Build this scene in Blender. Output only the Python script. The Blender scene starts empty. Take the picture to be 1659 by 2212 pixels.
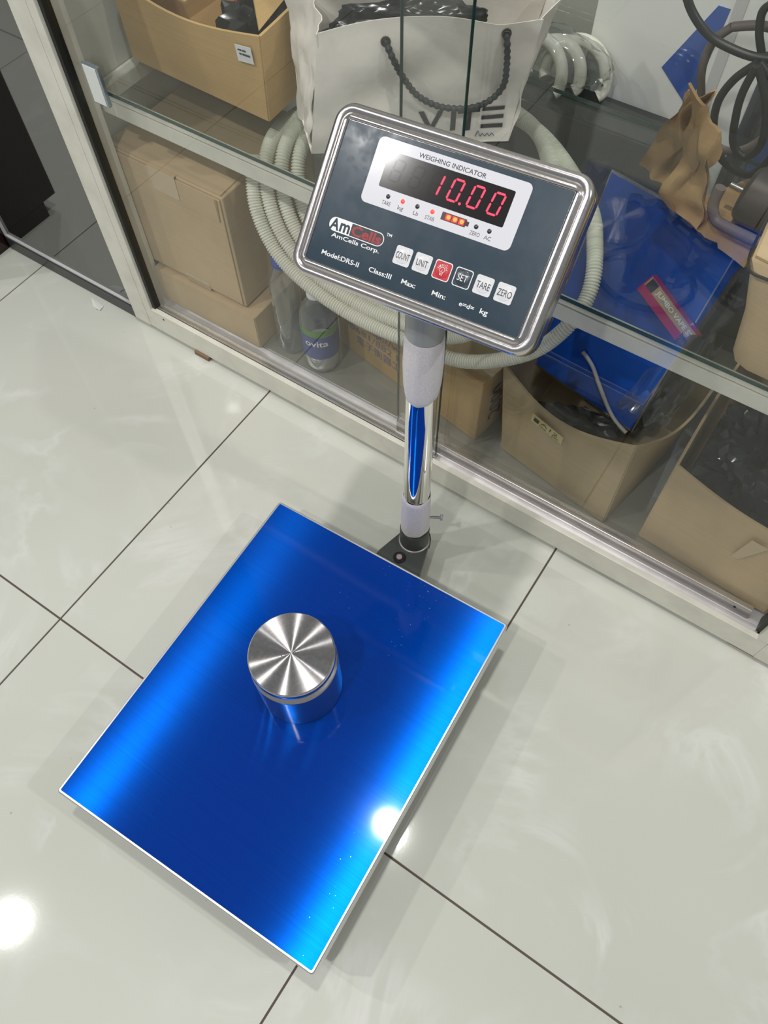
import bpy, bmesh, math, random
from mathutils import Vector, Matrix, noise
random.seed(7)
scn = bpy.context.scene
C = scn.collection

# ------------------------------------------------------------------ camera
cam_data = bpy.data.cameras.new('camera')
cam = bpy.data.objects.new('camera', cam_data)
C.objects.link(cam)
F_PX = 1677.2
cam_data.sensor_fit = 'HORIZONTAL'
cam_data.sensor_width = 36.0
cam_data.lens = F_PX / 1659.0 * 36.0
cam_data.clip_start = 0.02
R0 = (0.83240813, 0.55407067, -0.01011925)      # image right
R1 = (0.47930003, -0.72900181, -0.48870016)     # image down
R2 = (-0.27815138, 0.40194783, -0.87239312)     # view direction
cam.matrix_world = Matrix(((R0[0], -R1[0], -R2[0], 0.0),
                           (R0[1], -R1[1], -R2[1], 0.0),
                           (R0[2], -R1[2], -R2[2], 1.157),
                           (0, 0, 0, 1)))
scn.camera = cam

# ------------------------------------------------------------------ light
world = bpy.data.worlds.new('world')
scn.world = world
world.use_nodes = True
bg = world.node_tree.nodes['Background']
bg.inputs[0].default_value = (0.93, 0.97, 1.0, 1)
bg.inputs[1].default_value = 0.24
LAMP_W = 16.8
for lx, ly in ((-0.281, 0.386), (-1.482, -0.870), (-0.28, -0.88), (1.75, 0.63), (-2.45, -0.62)):
    ld = bpy.data.lights.new('ceiling_downlight_offscreen', 'AREA')
    ld.shape = 'DISK'
    ld.size = 0.085
    ld.energy = LAMP_W
    ld.color = (1.0, 0.985, 0.955)
    lo = bpy.data.objects.new('ceiling_downlight_%d_offscreen' % (len(scn.objects)), ld)
    lo.location = (lx, ly, 2.75)
    C.objects.link(lo)
vs = scn.view_settings
vs.view_transform = 'Standard'
vs.look = 'None'
vs.exposure = 0.12
vs.gamma = 1.0
vs.use_curve_mapping = False

# ------------------------------------------------------------------ materials
def mat(name, col=(0.5, 0.5, 0.5), rough=0.5, metal=0.0, spec=0.5, emit=None, es=1.0, coat=0.0, coat_r=0.03, aniso=0.0, trans=0.0, alpha=1.0):
    m = bpy.data.materials.new(name)
    m.use_nodes = True
    b = m.node_tree.nodes['Principled BSDF']
    b.inputs['Base Color'].default_value = (*col, 1)
    b.inputs['Roughness'].default_value = rough
    b.inputs['Metallic'].default_value = metal
    b.inputs['Specular IOR Level'].default_value = spec
    b.inputs['Coat Weight'].default_value = coat
    b.inputs['Coat Roughness'].default_value = coat_r
    b.inputs['Anisotropic'].default_value = aniso
    b.inputs['Transmission Weight'].default_value = trans
    b.inputs['Alpha'].default_value = alpha
    if emit:
        b.inputs['Emission Color'].default_value = (*emit, 1)
        b.inputs['Emission Strength'].default_value = es
    return m
def nd(m, t, **kw):
    n = m.node_tree.nodes.new(t)
    for k, v in kw.items():
        setattr(n, k, v)
    return n
def lk(m, a, b):
    m.node_tree.links.new(a, b)
def bsdf(m):
    return m.node_tree.nodes['Principled BSDF']
def ramp(m, fac, stops):
    r = nd(m, 'ShaderNodeValToRGB')
    e = r.color_ramp.elements
    while len(e) < len(stops):
        e.new(0.5)
    for i, (p, c) in enumerate(stops):
        e[i].position = p
        e[i].color = (*c, 1) if len(c) == 3 else c
    lk(m, fac, r.inputs[0])
    return r
def coords(m, scale=(1, 1, 1), out='Object'):
    tc = nd(m, 'ShaderNodeTexCoord')
    mp = nd(m, 'ShaderNodeMapping')
    mp.inputs['Scale'].default_value = scale
    lk(m, tc.outputs[out], mp.inputs[0])
    return mp.outputs[0]
def noise_tex(m, vec, scale, detail=4, rough=0.55, dist=0.0):
    n = nd(m, 'ShaderNodeTexNoise')
    n.inputs['Scale'].default_value = scale
    n.inputs['Detail'].default_value = detail
    n.inputs['Roughness'].default_value = rough
    n.inputs['Distortion'].default_value = dist
    lk(m, vec, n.inputs['Vector'])
    return n.outputs['Fac']
def bump(m, h, strength=0.2, dist=0.002, target='Normal'):
    b = nd(m, 'ShaderNodeBump')
    b.inputs['Strength'].default_value = strength
    b.inputs['Distance'].default_value = dist
    lk(m, h, b.inputs['Height'])
    lk(m, b.outputs[0], bsdf(m).inputs[target])
    return b
def mixrgb(m, fac, a, b, mode='MIX'):
    x = nd(m, 'ShaderNodeMix', data_type='RGBA', blend_type=mode)
    for sock, v in ((x.inputs[0], fac), (x.inputs[6], a), (x.inputs[7], b)):
        if isinstance(v, (int, float)):
            sock.default_value = v
        elif isinstance(v, tuple):
            sock.default_value = (*v, 1)
        else:
            lk(m, v, sock)
    return x.outputs[2]
def geo_pos(m, scale=1.0):
    g = nd(m, 'ShaderNodeNewGeometry')
    return g.outputs['Position']

# floor tile: pale grey green polished porcelain with soft light veins and small specks
M_tile = mat('polished_tile', rough=0.055, spec=0.85)
p = geo_pos(M_tile)
n1 = noise_tex(M_tile, p, 3.2, 5, 0.6, 1.4)
vein = ramp(M_tile, n1, [(0.44, (0, 0, 0)), (0.497, (1, 1, 1)), (0.56, (0, 0, 0))])
n2 = noise_tex(M_tile, p, 1.5, 3, 0.5)
base = ramp(M_tile, n2, [(0.3, (0.55, 0.568, 0.500)), (0.7, (0.65, 0.655, 0.590))])
c1 = mixrgb(M_tile, 0.0, base.outputs[0], (0.80, 0.80, 0.77))
mm = c1.node
msk = nd(M_tile, 'ShaderNodeMath', operation='MULTIPLY')
lk(M_tile, vein.outputs[0], msk.inputs[0])
n3 = noise_tex(M_tile, p, 5.0, 2)
nr = ramp(M_tile, n3, [(0.45, (0, 0, 0)), (0.7, (0.55, 0.55, 0.55))])
lk(M_tile, nr.outputs[0], msk.inputs[1])
lk(M_tile, msk.outputs[0], mm.inputs[0])
n4 = noise_tex(M_tile, p, 60, 2, 0.5)
spk = ramp(M_tile, n4, [(0.765, (0, 0, 0)), (0.79, (0.6, 0.6, 0.6))])
c2 = mixrgb(M_tile, spk.outputs[0], c1, (0.22, 0.19, 0.15))
lk(M_tile, c2, bsdf(M_tile).inputs['Base Color'])
n5 = noise_tex(M_tile, p, 220, 2, 0.5)
bump(M_tile, n5, 0.02, 0.0004)
M_grout = mat('dark_grout', (0.10, 0.075, 0.06), 0.8)

# cream aluminium
def alu(name, col, rough=0.35, metal=0.55):
    m = mat(name, col, rough, metal)
    v = coords(m, (3, 40, 40))
    f = noise_tex(m, geo_pos(m), 18, 4, 0.6)
    r = ramp(m, f, [(0.3, tuple(c * 0.86 for c in col)), (0.6, col)])
    lk(m, r.outputs[0], bsdf(m).inputs['Base Color'])
    return m
M_alu = alu('cream_aluminium', (0.80, 0.785, 0.685), 0.42, 0.05)
M_alu2 = alu('mill_aluminium', (0.70, 0.68, 0.66), 0.30, 0.85)
M_track = alu('bright_track', (0.80, 0.775, 0.775), 0.32, 0.4)
M_gasket = mat('black_gasket', (0.012, 0.014, 0.012), 0.4)

def glass(name, tint, ior=1.45, boost=1.0, rough=0.0, haze=0.0, hazecol=(0.7, 0.72, 0.68)):
    m = bpy.data.materials.new(name)
    m.use_nodes = True
    nt = m.node_tree
    nt.nodes.remove(nt.nodes['Principled BSDF'])
    out = nt.nodes['Material Output']
    tr = nd(m, 'ShaderNodeBsdfTransparent')
    tr.inputs[0].default_value = (*tint, 1)
    gl = nd(m, 'ShaderNodeBsdfGlossy')
    gl.inputs['Roughness'].default_value = rough
    fr = nd(m, 'ShaderNodeLayerWeight')          # Schlick reflectance, the same from both sides of the sheet
    fr.inputs['Blend'].default_value = 0.5
    pw = nd(m, 'ShaderNodeMath', operation='POWER')
    pw.inputs[1].default_value = 5.0
    lk(m, fr.outputs['Facing'], pw.inputs[0])
    f0 = ((ior - 1) / (ior + 1)) ** 2
    mu = nd(m, 'ShaderNodeMath', operation='MULTIPLY_ADD', use_clamp=True)
    mu.inputs[1].default_value = (1 - f0) * boost
    mu.inputs[2].default_value = f0 * boost
    lk(m, pw.outputs[0], mu.inputs[0])
    mx = nd(m, 'ShaderNodeMixShader')
    lk(m, mu.outputs[0], mx.inputs[0])
    lk(m, tr.outputs[0], mx.inputs[1])
    lk(m, gl.outputs[0], mx.inputs[2])
    last = mx.outputs[0]
    if haze > 0:
        df = nd(m, 'ShaderNodeBsdfDiffuse')
        df.inputs[0].default_value = (*hazecol, 1)
        m2 = nd(m, 'ShaderNodeMixShader')
        m2.inputs[0].default_value = haze
        lk(m, last, m2.inputs[1])
        lk(m, df.outputs[0], m2.inputs[2])
        last = m2.outputs[0]
    lk(m, last, out.inputs[0])
    return m
M_glass = glass('clear_pane_glass', (0.985, 0.99, 0.985), 1.48, 1.0)
M_shelf = glass('green_shelf_glass', (0.92, 0.935, 0.925), 1.5, 1.0, haze=0.006, hazecol=(0.55, 0.6, 0.56))
M_gedge = mat('green_glass_edge', (0.01, 0.06, 0.05), 0.15, 0, 0.5)
M_clear = glass('clear_plastic', (0.88, 0.90, 0.91), 1.5, 3.0, 0.06, haze=0.07, hazecol=(0.7, 0.74, 0.76))
M_bag = glass('clear_film', (0.80, 0.82, 0.82), 1.45, 1.8, 0.12, haze=0.03)

def brushed(name, rough, aniso, tangent, coat=0.0, coat_rough=0.05, body=None):
    """anisotropic metal lobe, sharp along the tangent, under an optional clear coat; returns material, colour socket"""
    m = bpy.data.materials.new(name)
    m.use_nodes = True
    nt = m.node_tree
    nt.nodes.remove(nt.nodes['Principled BSDF'])
    g = nd(m, 'ShaderNodeBsdfAnisotropic')
    g.inputs['Roughness'].default_value = rough
    g.inputs['Anisotropy'].default_value = aniso
    if tangent == 'RADIAL':
        t = nd(m, 'ShaderNodeTangent', direction_type='RADIAL', axis='Z')
    else:
        t = nd(m, 'ShaderNodeCombineXYZ')
        for i_ in range(3):
            t.inputs[i_].default_value = tangent[i_]
    lk(m, t.outputs[0], g.inputs['Tangent'])
    last = g.outputs[0]
    if body:
        df = nd(m, 'ShaderNodeBsdfDiffuse')
        df.inputs[0].default_value = (*body, 1)
        mb = nd(m, 'ShaderNodeMixShader')
        mb.inputs[0].default_value = 0.45
        lk(m, last, mb.inputs[1])
        lk(m, df.outputs[0], mb.inputs[2])
        last = mb.outputs[0]
    if coat:
        c = nd(m, 'ShaderNodeBsdfAnisotropic')
        c.inputs['Roughness'].default_value = coat_rough
        mx = nd(m, 'ShaderNodeMixShader')
        mx.inputs[0].default_value = coat
        lk(m, last, mx.inputs[1])
        lk(m, c.outputs[0], mx.inputs[2])
        last = mx.outputs[0]
    lk(m, last, nt.nodes['Material Output'].inputs[0])
    return m, g
M_film, g_ = brushed('brushed_blue_film', 0.28, 0.76, (math.cos(0.0442), math.sin(0.0442), 0.0), 0.022, 0.055, (0.0, 0.042, 0.42))
v = coords(M_film, (2.0, 420, 1))
f = noise_tex(M_film, v, 3, 3, 0.6)
rr = ramp(M_film, f, [(0.25, (0.0, 0.060, 0.34)), (0.75, (0.0, 0.094, 0.47))])
v2 = coords(M_film, (1, 1, 1))
fs = noise_tex(M_film, v2, 330, 1, 0.4)
fs2 = noise_tex(M_film, v2, 5, 2, 0.5)
mu = nd(M_film, 'ShaderNodeMath', operation='MULTIPLY')
lk(M_film, fs, mu.inputs[0]); lk(M_film, fs2, mu.inputs[1])
sp = ramp(M_film, mu.outputs[0], [(0.507, (0, 0, 0)), (0.535, (1, 1, 1))])
lk(M_film, mixrgb(M_film, sp.outputs[0], rr.outputs[0], (0.55, 0.75, 0.95)), g_.inputs['Color'])
M_film2 = mat('dull_blue_film', (0.0, 0.065, 0.38), 0.42, 0.1, 0.4, coat=0.12, coat_r=0.12)
M_steel = mat('stainless_steel', (0.62, 0.59, 0.58), 0.2, 1.0)
v = coords(M_steel, (1, 1, 1))
f = noise_tex(M_steel, v, 300, 3, 0.7)
rr = ramp(M_steel, f, [(0.3, (0.19, 0.19, 0.19)), (0.7, (0.25, 0.25, 0.25))])
lk(M_steel, rr.outputs[0], bsdf(M_steel).inputs['Roughness'])
M_lip = mat('satin_steel_lip', (0.74, 0.72, 0.72), 0.34, 0.9)
M_chrome = mat('chrome', (0.86, 0.85, 0.82), 0.045, 1.0)
M_weight = mat('polished_weight_steel', (0.52, 0.56, 0.54), 0.16, 1.0, aniso=0.9)
cz_ = nd(M_weight, 'ShaderNodeCombineXYZ')
cz_.inputs[2].default_value = 1.0
lk(M_weight, cz_.outputs[0], bsdf(M_weight).inputs['Tangent'])
# turned disc: circular lathe marks
M_turned, g_ = brushed('turned_steel', 0.34, 0.80, 'RADIAL')
f = noise_tex(M_turned, coords(M_turned), 240, 3, 0.7)
rr = ramp(M_turned, f, [(0.3, (0.47, 0.45, 0.45)), (0.7, (0.62, 0.60, 0.60))])
lk(M_turned, rr.outputs[0], g_.inputs['Color'])
M_iron = mat('hammered_grey_paint', (0.055, 0.062, 0.056), 0.38)
f = noise_tex(M_iron, coords(M_iron), 650, 3, 0.6)
bump(M_iron, f, 0.45, 0.0006)
M_foam = mat('white_foam_wrap', (0.70, 0.665, 0.70), 0.55)
f = noise_tex(M_foam, coords(M_foam), 500, 2, 0.6)
bump(M_foam, f, 0.35, 0.0005)
rr = ramp(M_foam, f, [(0.3, (0.70, 0.66, 0.70)), (0.7, (0.84, 0.81, 0.83))])
lk(M_foam, rr.outputs[0], bsdf(M_foam).inputs['Base Color'])
M_black = mat('black_rubber', (0.008, 0.008, 0.009), 0.35)
M_panel = mat('teal_face_film', (0.0040, 0.025, 0.046), 0.35, 0, 0.3, coat=0.16, coat_r=0.18)
f = noise_tex(M_panel, coords(M_panel), 35, 4, 0.6)
rr = ramp(M_panel, f, [(0.35, (0.10, 0.10, 0.10)), (0.65, (0.34, 0.34, 0.34))])
lk(M_panel, rr.outputs[0], bsdf(M_panel).inputs['Coat Roughness'])
M_bezel = mat('light_grey_print', (0.62, 0.62, 0.67), 0.4, coat=0.35, coat_r=0.12)
M_screen = mat('smoked_screen', (0.012, 0.010, 0.010), 0.12, 0, 0.6)
M_digit = mat('red_led_segment', (0.5, 0.0, 0.02), 0.4, emit=(1.0, 0.016, 0.06), es=1.9)
M_ghost = mat('unlit_segment', (0.017, 0.0145, 0.0145), 0.12)
M_ledon = mat('lit_red_led', (0.5, 0.02, 0.02), 0.3, emit=(1.0, 0.05, 0.03), es=1.6)
M_ledor = mat('lit_orange_led', (0.6, 0.1, 0.02), 0.3, emit=(1.0, 0.16, 0.02), es=2.2)
M_ledoff = mat('dark_led', (0.03, 0.02, 0.03), 0.3)
M_batt = mat('dark_red_window', (0.05, 0.004, 0.006), 0.25)
M_white = mat('white_print', (0.80, 0.80, 0.80), 0.45)
M_ink = mat('black_print', (0.012, 0.014, 0.02), 0.45)
M_red = mat('red_print', (0.50, 0.010, 0.020), 0.35, coat=0.3)
M_darkred = mat('dark_red_print', (0.30, 0.012, 0.018), 0.4)
M_btn = mat('grey_white_button', (0.66, 0.66, 0.69), 0.38, coat=0.5, coat_r=0.1)
M_nbtn = mat('navy_button', (0.012, 0.025, 0.045), 0.3, coat=0.5, coat_r=0.1)
M_zinc = mat('zinc_bolt', (0.70, 0.74, 0.78), 0.22, 1.0)
M_engrave = mat('engraved_mark', (0.10, 0.09, 0.09), 0.6)

def cardboard(name, col, sc=1.0):
    m = mat(name, col, 0.72, spec=0.25)
    f1 = noise_tex(m, coords(m), 5 * sc, 4, 0.6)
    r = ramp(m, f1, [(0.3, tuple(c * 0.84 for c in col)), (0.7, tuple(min(1, c * 1.1) for c in col))])
    v_ = coords(m, (1, 1, 160))
    f2 = noise_tex(m, v_, 3, 2)
    c = mixrgb(m, 0.10, r.outputs[0], f2, 'OVERLAY')
    lk(m, c, bsdf(m).inputs['Base Color'])
    bump(m, f2, 0.06, 0.001)
    return m
M_card = cardboard('pale_cardboard', (0.60, 0.45, 0.27))
M_card2 = cardboard('ochre_cardboard', (0.53, 0.355, 0.155))
M_card3 = cardboard('grey_brown_cardboard', (0.47, 0.365, 0.215))
M_card4 = cardboard('torn_cardboard', (0.40, 0.26, 0.12), 4)
M_tape = mat('clear_packing_tape', (0.56, 0.42, 0.25), 0.12, 0, 0.5, coat=0.8, coat_r=0.05)
M_sticker = mat('white_sticker', (0.72, 0.73, 0.73), 0.5)
M_ysticker = mat('yellow_sticker', (0.55, 0.46, 0.20), 0.4)
M_bluegrey = mat('faded_blue_ink', (0.17, 0.15, 0.24), 0.7)
M_hose = mat('ivory_hose', (0.84, 0.825, 0.72), 0.42)
M_paper = mat('off_white_paper', (0.66, 0.63, 0.56), 0.55)
f = noise_tex(M_paper, coords(M_paper), 14, 4, 0.6)
rr = ramp(M_paper, f, [(0.35, (0.74, 0.70, 0.63)), (0.6, (0.84, 0.80, 0.73))])
lk(M_paper, rr.outputs[0], bsdf(M_paper).inputs['Base Color'])
bump(M_paper, f, 0.25, 0.006)
M_rope = mat('dark_rope', (0.012, 0.018, 0.020), 0.6)
M_bplastic = mat('black_plastic_film', (0.014, 0.016, 0.016), 0.22, 0, 0.6)
M_gplastic = mat('dark_grey_plastic_film', (0.045, 0.05, 0.055), 0.2, 0, 0.6)
M_cable = mat('black_cable', (0.010, 0.013, 0.013), 0.4)
M_cable2 = mat('brown_grey_cable', (0.13, 0.105, 0.09), 0.5)
M_wcable = mat('pale_cable', (0.50, 0.48, 0.46), 0.4)
M_bluecap = mat('blue_cap', (0.03, 0.08, 0.42), 0.35)
M_label = mat('blue_bottle_label', (0.055, 0.075, 0.26), 0.4)
M_lgreen = mat('green_bottle_label', (0.10, 0.26, 0.05), 0.4)
M_powder = mat('milky_liquid', (0.62, 0.62, 0.55), 0.3)
M_magenta = mat('magenta_carton', (0.42, 0.015, 0.10), 0.4)
M_gold = mat('gold_carton', (0.46, 0.33, 0.16), 0.4)
M_wood = mat('dirty_wood', (0.24, 0.15, 0.09), 0.8)
M_maroon = mat('dark_maroon_gloss', (0.012, 0.003, 0.003), 0.15)
M_dark = mat('dark_mirror_panel', (0.014, 0.014, 0.014), 0.025, 0, 0.5)
b_ = bsdf(M_dark)
b_.inputs['IOR'].default_value = 2.6
M_plinth = mat('charcoal_plinth', (0.035, 0.037, 0.040), 0.25)
M_wline = mat('white_edge_trim', (0.60, 0.60, 0.59), 0.4)
M_panelw = mat('pale_grey_laminate', (0.50, 0.52, 0.46), 0.35)
M_floorp = mat('glossy_grey_laminate', (0.26, 0.26, 0.225), 0.05, 0, 0.6)
bsdf(M_floorp).inputs['IOR'].default_value = 2.2
M_wall = mat('pale_wall_paint', (0.62, 0.63, 0.60), 0.6)
M_whitebox = mat('white_carton', (0.85, 0.87, 0.82), 0.4)
M_bluebox = mat('blue_carton_print', (0.05, 0.12, 0.42), 0.35)
M_motor = mat('dusty_motor_metal', (0.09, 0.075, 0.068), 0.5, 0.6)
M_pull = mat('milky_pull_tab', (0.75, 0.78, 0.74), 0.15, 0, 0.5, coat=0.6)
M_pulle = mat('mirror_pull_edge', (0.35, 0.40, 0.45), 0.12, 0.7)

# ------------------------------------------------------------------ helpers
ORG = {}
def finish(bm, name, m, parent=None, org=None, smooth=35, xf=None):
    if xf is not None:
        bmesh.ops.transform(bm, matrix=xf, verts=bm.verts)
    bmesh.ops.recalc_face_normals(bm, faces=bm.faces)
    if parent is not None:
        o3 = ORG[parent.name]
    elif org is not None:
        o3 = Vector(org)
    else:
        xs = [v.co for v in bm.verts]
        lo = [min(c[i] for c in xs) for i in range(3)]
        hi = [max(c[i] for c in xs) for i in range(3)]
        o3 = Vector(((lo[0] + hi[0]) / 2, (lo[1] + hi[1]) / 2, lo[2]))
    bmesh.ops.translate(bm, vec=-o3, verts=bm.verts)
    me = bpy.data.meshes.new(name)
    bm.to_mesh(me)
    bm.free()
    ms = m if isinstance(m, (list, tuple)) else [m]
    for x in ms:
        me.materials.append(x)
    if smooth:
        for pl in me.polygons:
            pl.use_smooth = True
        me.set_sharp_from_angle(angle=math.radians(smooth))
    o = bpy.data.objects.new(name, me)
    C.objects.link(o)
    if parent is not None:
        o.parent = parent
    else:
        o.location = o3
    ORG[o.name] = o3
    return o
def tag(o, label, cat, group=None):
    o['label'] = label
    o['category'] = cat
    if group:
        o['group'] = group
    return o
def thing(name, loc, label, cat, group=None):
    o = bpy.data.objects.new(name, None)
    o.empty_display_size = 0.05
    C.objects.link(o)
    o.location = loc
    ORG[o.name] = Vector(loc)
    return tag(o, label, cat, group)
def struct(o):
    o['kind'] = 'structure'
    return o
def add_box(bm, lo, hi, bev=0.0, seg=2, xf=None):
    g = bmesh.ops.create_cube(bm, size=1.0)
    vsx = g['verts']
    for v_ in vsx:
        v_.co = Vector([(lo[i] + hi[i]) / 2 + v_.co[i] * (hi[i] - lo[i]) for i in range(3)])
    if bev > 0:
        eds = list({e for v_ in vsx for e in v_.link_edges})
        r_ = bmesh.ops.bevel(bm, geom=eds, offset=bev, segments=seg, affect='EDGES', profile=0.6)
        vsx = list({v_ for f_ in r_['faces'] for v_ in f_.verts} | {v_ for v_ in vsx if v_.is_valid})
    if xf is not None:
        bmesh.ops.transform(bm, matrix=xf, verts=vsx)
def box(name, lo, hi, m, parent=None, bev=0.0, seg=2, xf=None, **kw):
    kw.setdefault('smooth', 0)
    bm = bmesh.new()
    add_box(bm, lo, hi, bev, seg)
    return finish(bm, name, m, parent, xf=xf, **kw)
def catmull(pts, n=8, closed=False):
    P = [Vector(p_) for p_ in pts]
    out = []
    N = len(P)
    rng = range(N if closed else N - 1)
    for i in rng:
        if closed:
            a, b_, c_, d = P[(i - 1) % N], P[i], P[(i + 1) % N], P[(i + 2) % N]
        else:
            a, b_, c_, d = P[max(0, i - 1)], P[i], P[i + 1], P[min(N - 1, i + 2)]
        for k in range(n):
            t = k / n
            out.append(0.5 * ((2 * b_) + (c_ - a) * t + (2 * a - 5 * b_ + 4 * c_ - d) * t * t + (3 * b_ - a - 3 * c_ + d) * t ** 3))
    if not closed:
        out.append(P[-1])
    return out
def resample(pts, step):
    out = [pts[0]]
    acc = 0.0
    for a, b_ in zip(pts, pts[1:]):
        L = (b_ - a).length
        if L < 1e-9:
            continue
        t = step - acc
        while t <= L:
            out.append(a + (b_ - a) * (t / L))
            t += step
        acc = (acc + L) % step
    return out
def add_tube(bm, pts, rad, seg=10, cap=True):
    pts = [Vector(p_) for p_ in pts]
    n = len(pts)
    up = None
    rings = []
    for i in range(n):
        t = (pts[min(n - 1, i + 1)] - pts[max(0, i - 1)]).normalized()
        if up is None:
            up = t.orthogonal().normalized()
        else:
            up = (up - t * up.dot(t)).normalized()
        s = t.cross(up)
        r_ = rad(i) if callable(rad) else rad
        rings.append([bm.verts.new(pts[i] + (up * math.cos(2 * math.pi * k / seg) + s * math.sin(2 * math.pi * k / seg)) * r_) for k in range(seg)])
    for a, b_ in zip(rings, rings[1:]):
        for k in range(seg):
            bm.faces.new((a[k], a[(k + 1) % seg], b_[(k + 1) % seg], b_[k]))
    if cap:
        bm.faces.new(rings[0][::-1])
        bm.faces.new(rings[-1])
def tube(name, pts, rad, m, parent=None, seg=10, **kw):
    bm = bmesh.new()
    add_tube(bm, pts, rad, seg)
    return finish(bm, name, m, parent, smooth=60, **kw)
def add_lathe(bm, prof, seg=32, cap=True, center=(0, 0, 0)):
    rings = []
    cx, cy, cz = center
    for r_, z in prof:
        rings.append([bm.verts.new((cx + r_ * math.cos(2 * math.pi * k / seg), cy + r_ * math.sin(2 * math.pi * k / seg), cz + z)) for k in range(seg)])
    for a, b_ in zip(rings, rings[1:]):
        for k in range(seg):
            bm.faces.new((a[k], a[(k + 1) % seg], b_[(k + 1) % seg], b_[k]))
    if cap:
        bm.faces.new(rings[0][::-1])
        bm.faces.new(rings[-1])
def lathe(name, prof, m, parent=None, seg=32, center=(0, 0, 0), cap=True, smooth=35, **kw):
    bm = bmesh.new()
    add_lathe(bm, prof, seg, cap, center)
    return finish(bm, name, m, parent, smooth=smooth, **kw)
def rrect(hx, hy, r_, n=6, cx=0, cy=0):
    out = []
    for sx, sy, a0 in ((1, 1, 0), (-1, 1, 90), (-1, -1, 180), (1, -1, 270)):
        for k in range(n + 1):
            a = math.radians(a0 + 90 * k / n)
            out.append((cx + sx * (hx - r_) + r_ * math.cos(a), cy + sy * (hy - r_) + r_ * math.sin(a)))
    return out
def add_loft(bm, loops, cap0=True, cap1=True):
    rings = [[bm.verts.new(p_) for p_ in L] for L in loops]
    n = len(rings[0])
    for a, b_ in zip(rings, rings[1:]):
        for k in range(n):
            bm.faces.new((a[k], a[(k + 1) % n], b_[(k + 1) % n], b_[k]))
    if cap0:
        bm.faces.new(rings[0][::-1])
    if cap1:
        bm.faces.new(rings[-1])
def add_plate(bm, outline, z0, z1):
    add_loft(bm, [[(x, y, z0) for x, y in outline], [(x, y, z1) for x, y in outline]])
def plate(name, outline, z0, z1, m, parent=None, xf=None, smooth=35):
    bm = bmesh.new()
    add_plate(bm, outline, z0, z1)
    return finish(bm, name, m, parent, xf=xf, smooth=smooth)
def quad_slab(bm, a, b_, c_, d, th, nu=1, nv=1, sag=None):
    """thin slab on the quad a-b (bottom) d-c (top); th along the normal; sag(u, v) -> offset Vector"""
    a, b_, c_, d = map(Vector, (a, b_, c_, d))
    nrm = (b_ - a).cross(d - a).normalized()
    G = []
    for side in (0, 1):
        g = []
        for j in range(nv + 1):
            row = []
            for i in range(nu + 1):
                u, w = i / nu, j / nv
                p_ = (a * (1 - u) + b_ * u) * (1 - w) + (d * (1 - u) + c_ * u) * w
                if sag:
                    p_ = p_ + sag(u, w)
                row.append(bm.verts.new(p_ + nrm * (th * (0.5 - side))))
            g.append(row)
        G.append(g)
    for side in (0, 1):
        g = G[side]
        for j in range(nv):
            for i in range(nu):
                q = (g[j][i], g[j][i + 1], g[j + 1][i + 1], g[j + 1][i])
                bm.faces.new(q if side == 0 else q[::-1])
    f0, f1 = G
    for i in range(nu):
        bm.faces.new((f0[0][i], f1[0][i], f1[0][i + 1], f0[0][i + 1]))
        bm.faces.new((f0[nv][i], f0[nv][i + 1], f1[nv][i + 1], f1[nv][i]))
    for j in range(nv):
        bm.faces.new((f0[j][0], f0[j + 1][0], f1[j + 1][0], f1[j][0]))
        bm.faces.new((f0[j][nu], f1[j][nu], f1[j + 1][nu], f0[j + 1][nu]))
def slab(name, a, b_, c_, d, th, m, parent=None, nu=1, nv=1, sag=None, smooth=40, **kw):
    bm = bmesh.new()
    quad_slab(bm, a, b_, c_, d, th, nu, nv, sag)
    return finish(bm, name, m, parent, smooth=smooth, **kw)
_cap = {}
def text_bm(s, bold=0.0):
    cu = bpy.data.curves.new('t', 'FONT')
    cu.offset = bold
    cu.body = s
    cu.resolution_u = 3
    o = bpy.data.objects.new('t', cu)
    C.objects.link(o)
    dg = bpy.context.evaluated_depsgraph_get()
    dg.update()
    me = bpy.data.meshes.new_from_object(o.evaluated_get(dg))
    bm = bmesh.new()
    bm.from_mesh(me)
    bpy.data.objects.remove(o)
    bpy.data.curves.remove(cu)
    bpy.data.meshes.remove(me)
    return bm
def capheight():
    if 'h' not in _cap:
        b_ = text_bm('H')
        _cap['h'] = max(v_.co.y for v_ in b_.verts)
        b_.free()
    return _cap['h']
def text(name, s, x0, x1, yb, cap, z, m, parent, xf, slant=0.0, bold=0.0):
    """lettering between x0 and x1 on baseline yb with capital height cap, in the frame xf"""
    bm = text_bm(s, bold)
    xa = min(v_.co.x for v_ in bm.verts)
    xb = max(v_.co.x for v_ in bm.verts)
    sx = (x1 - x0) / (xb - xa)
    sy = cap / capheight()
    for v_ in bm.verts:
        y = v_.co.y * sy
        v_.co = Vector((x0 + (v_.co.x - xa) * sx + y * slant, yb + y, z))
    o = finish(bm, name, m, parent, smooth=0, xf=xf)
    return o
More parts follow.
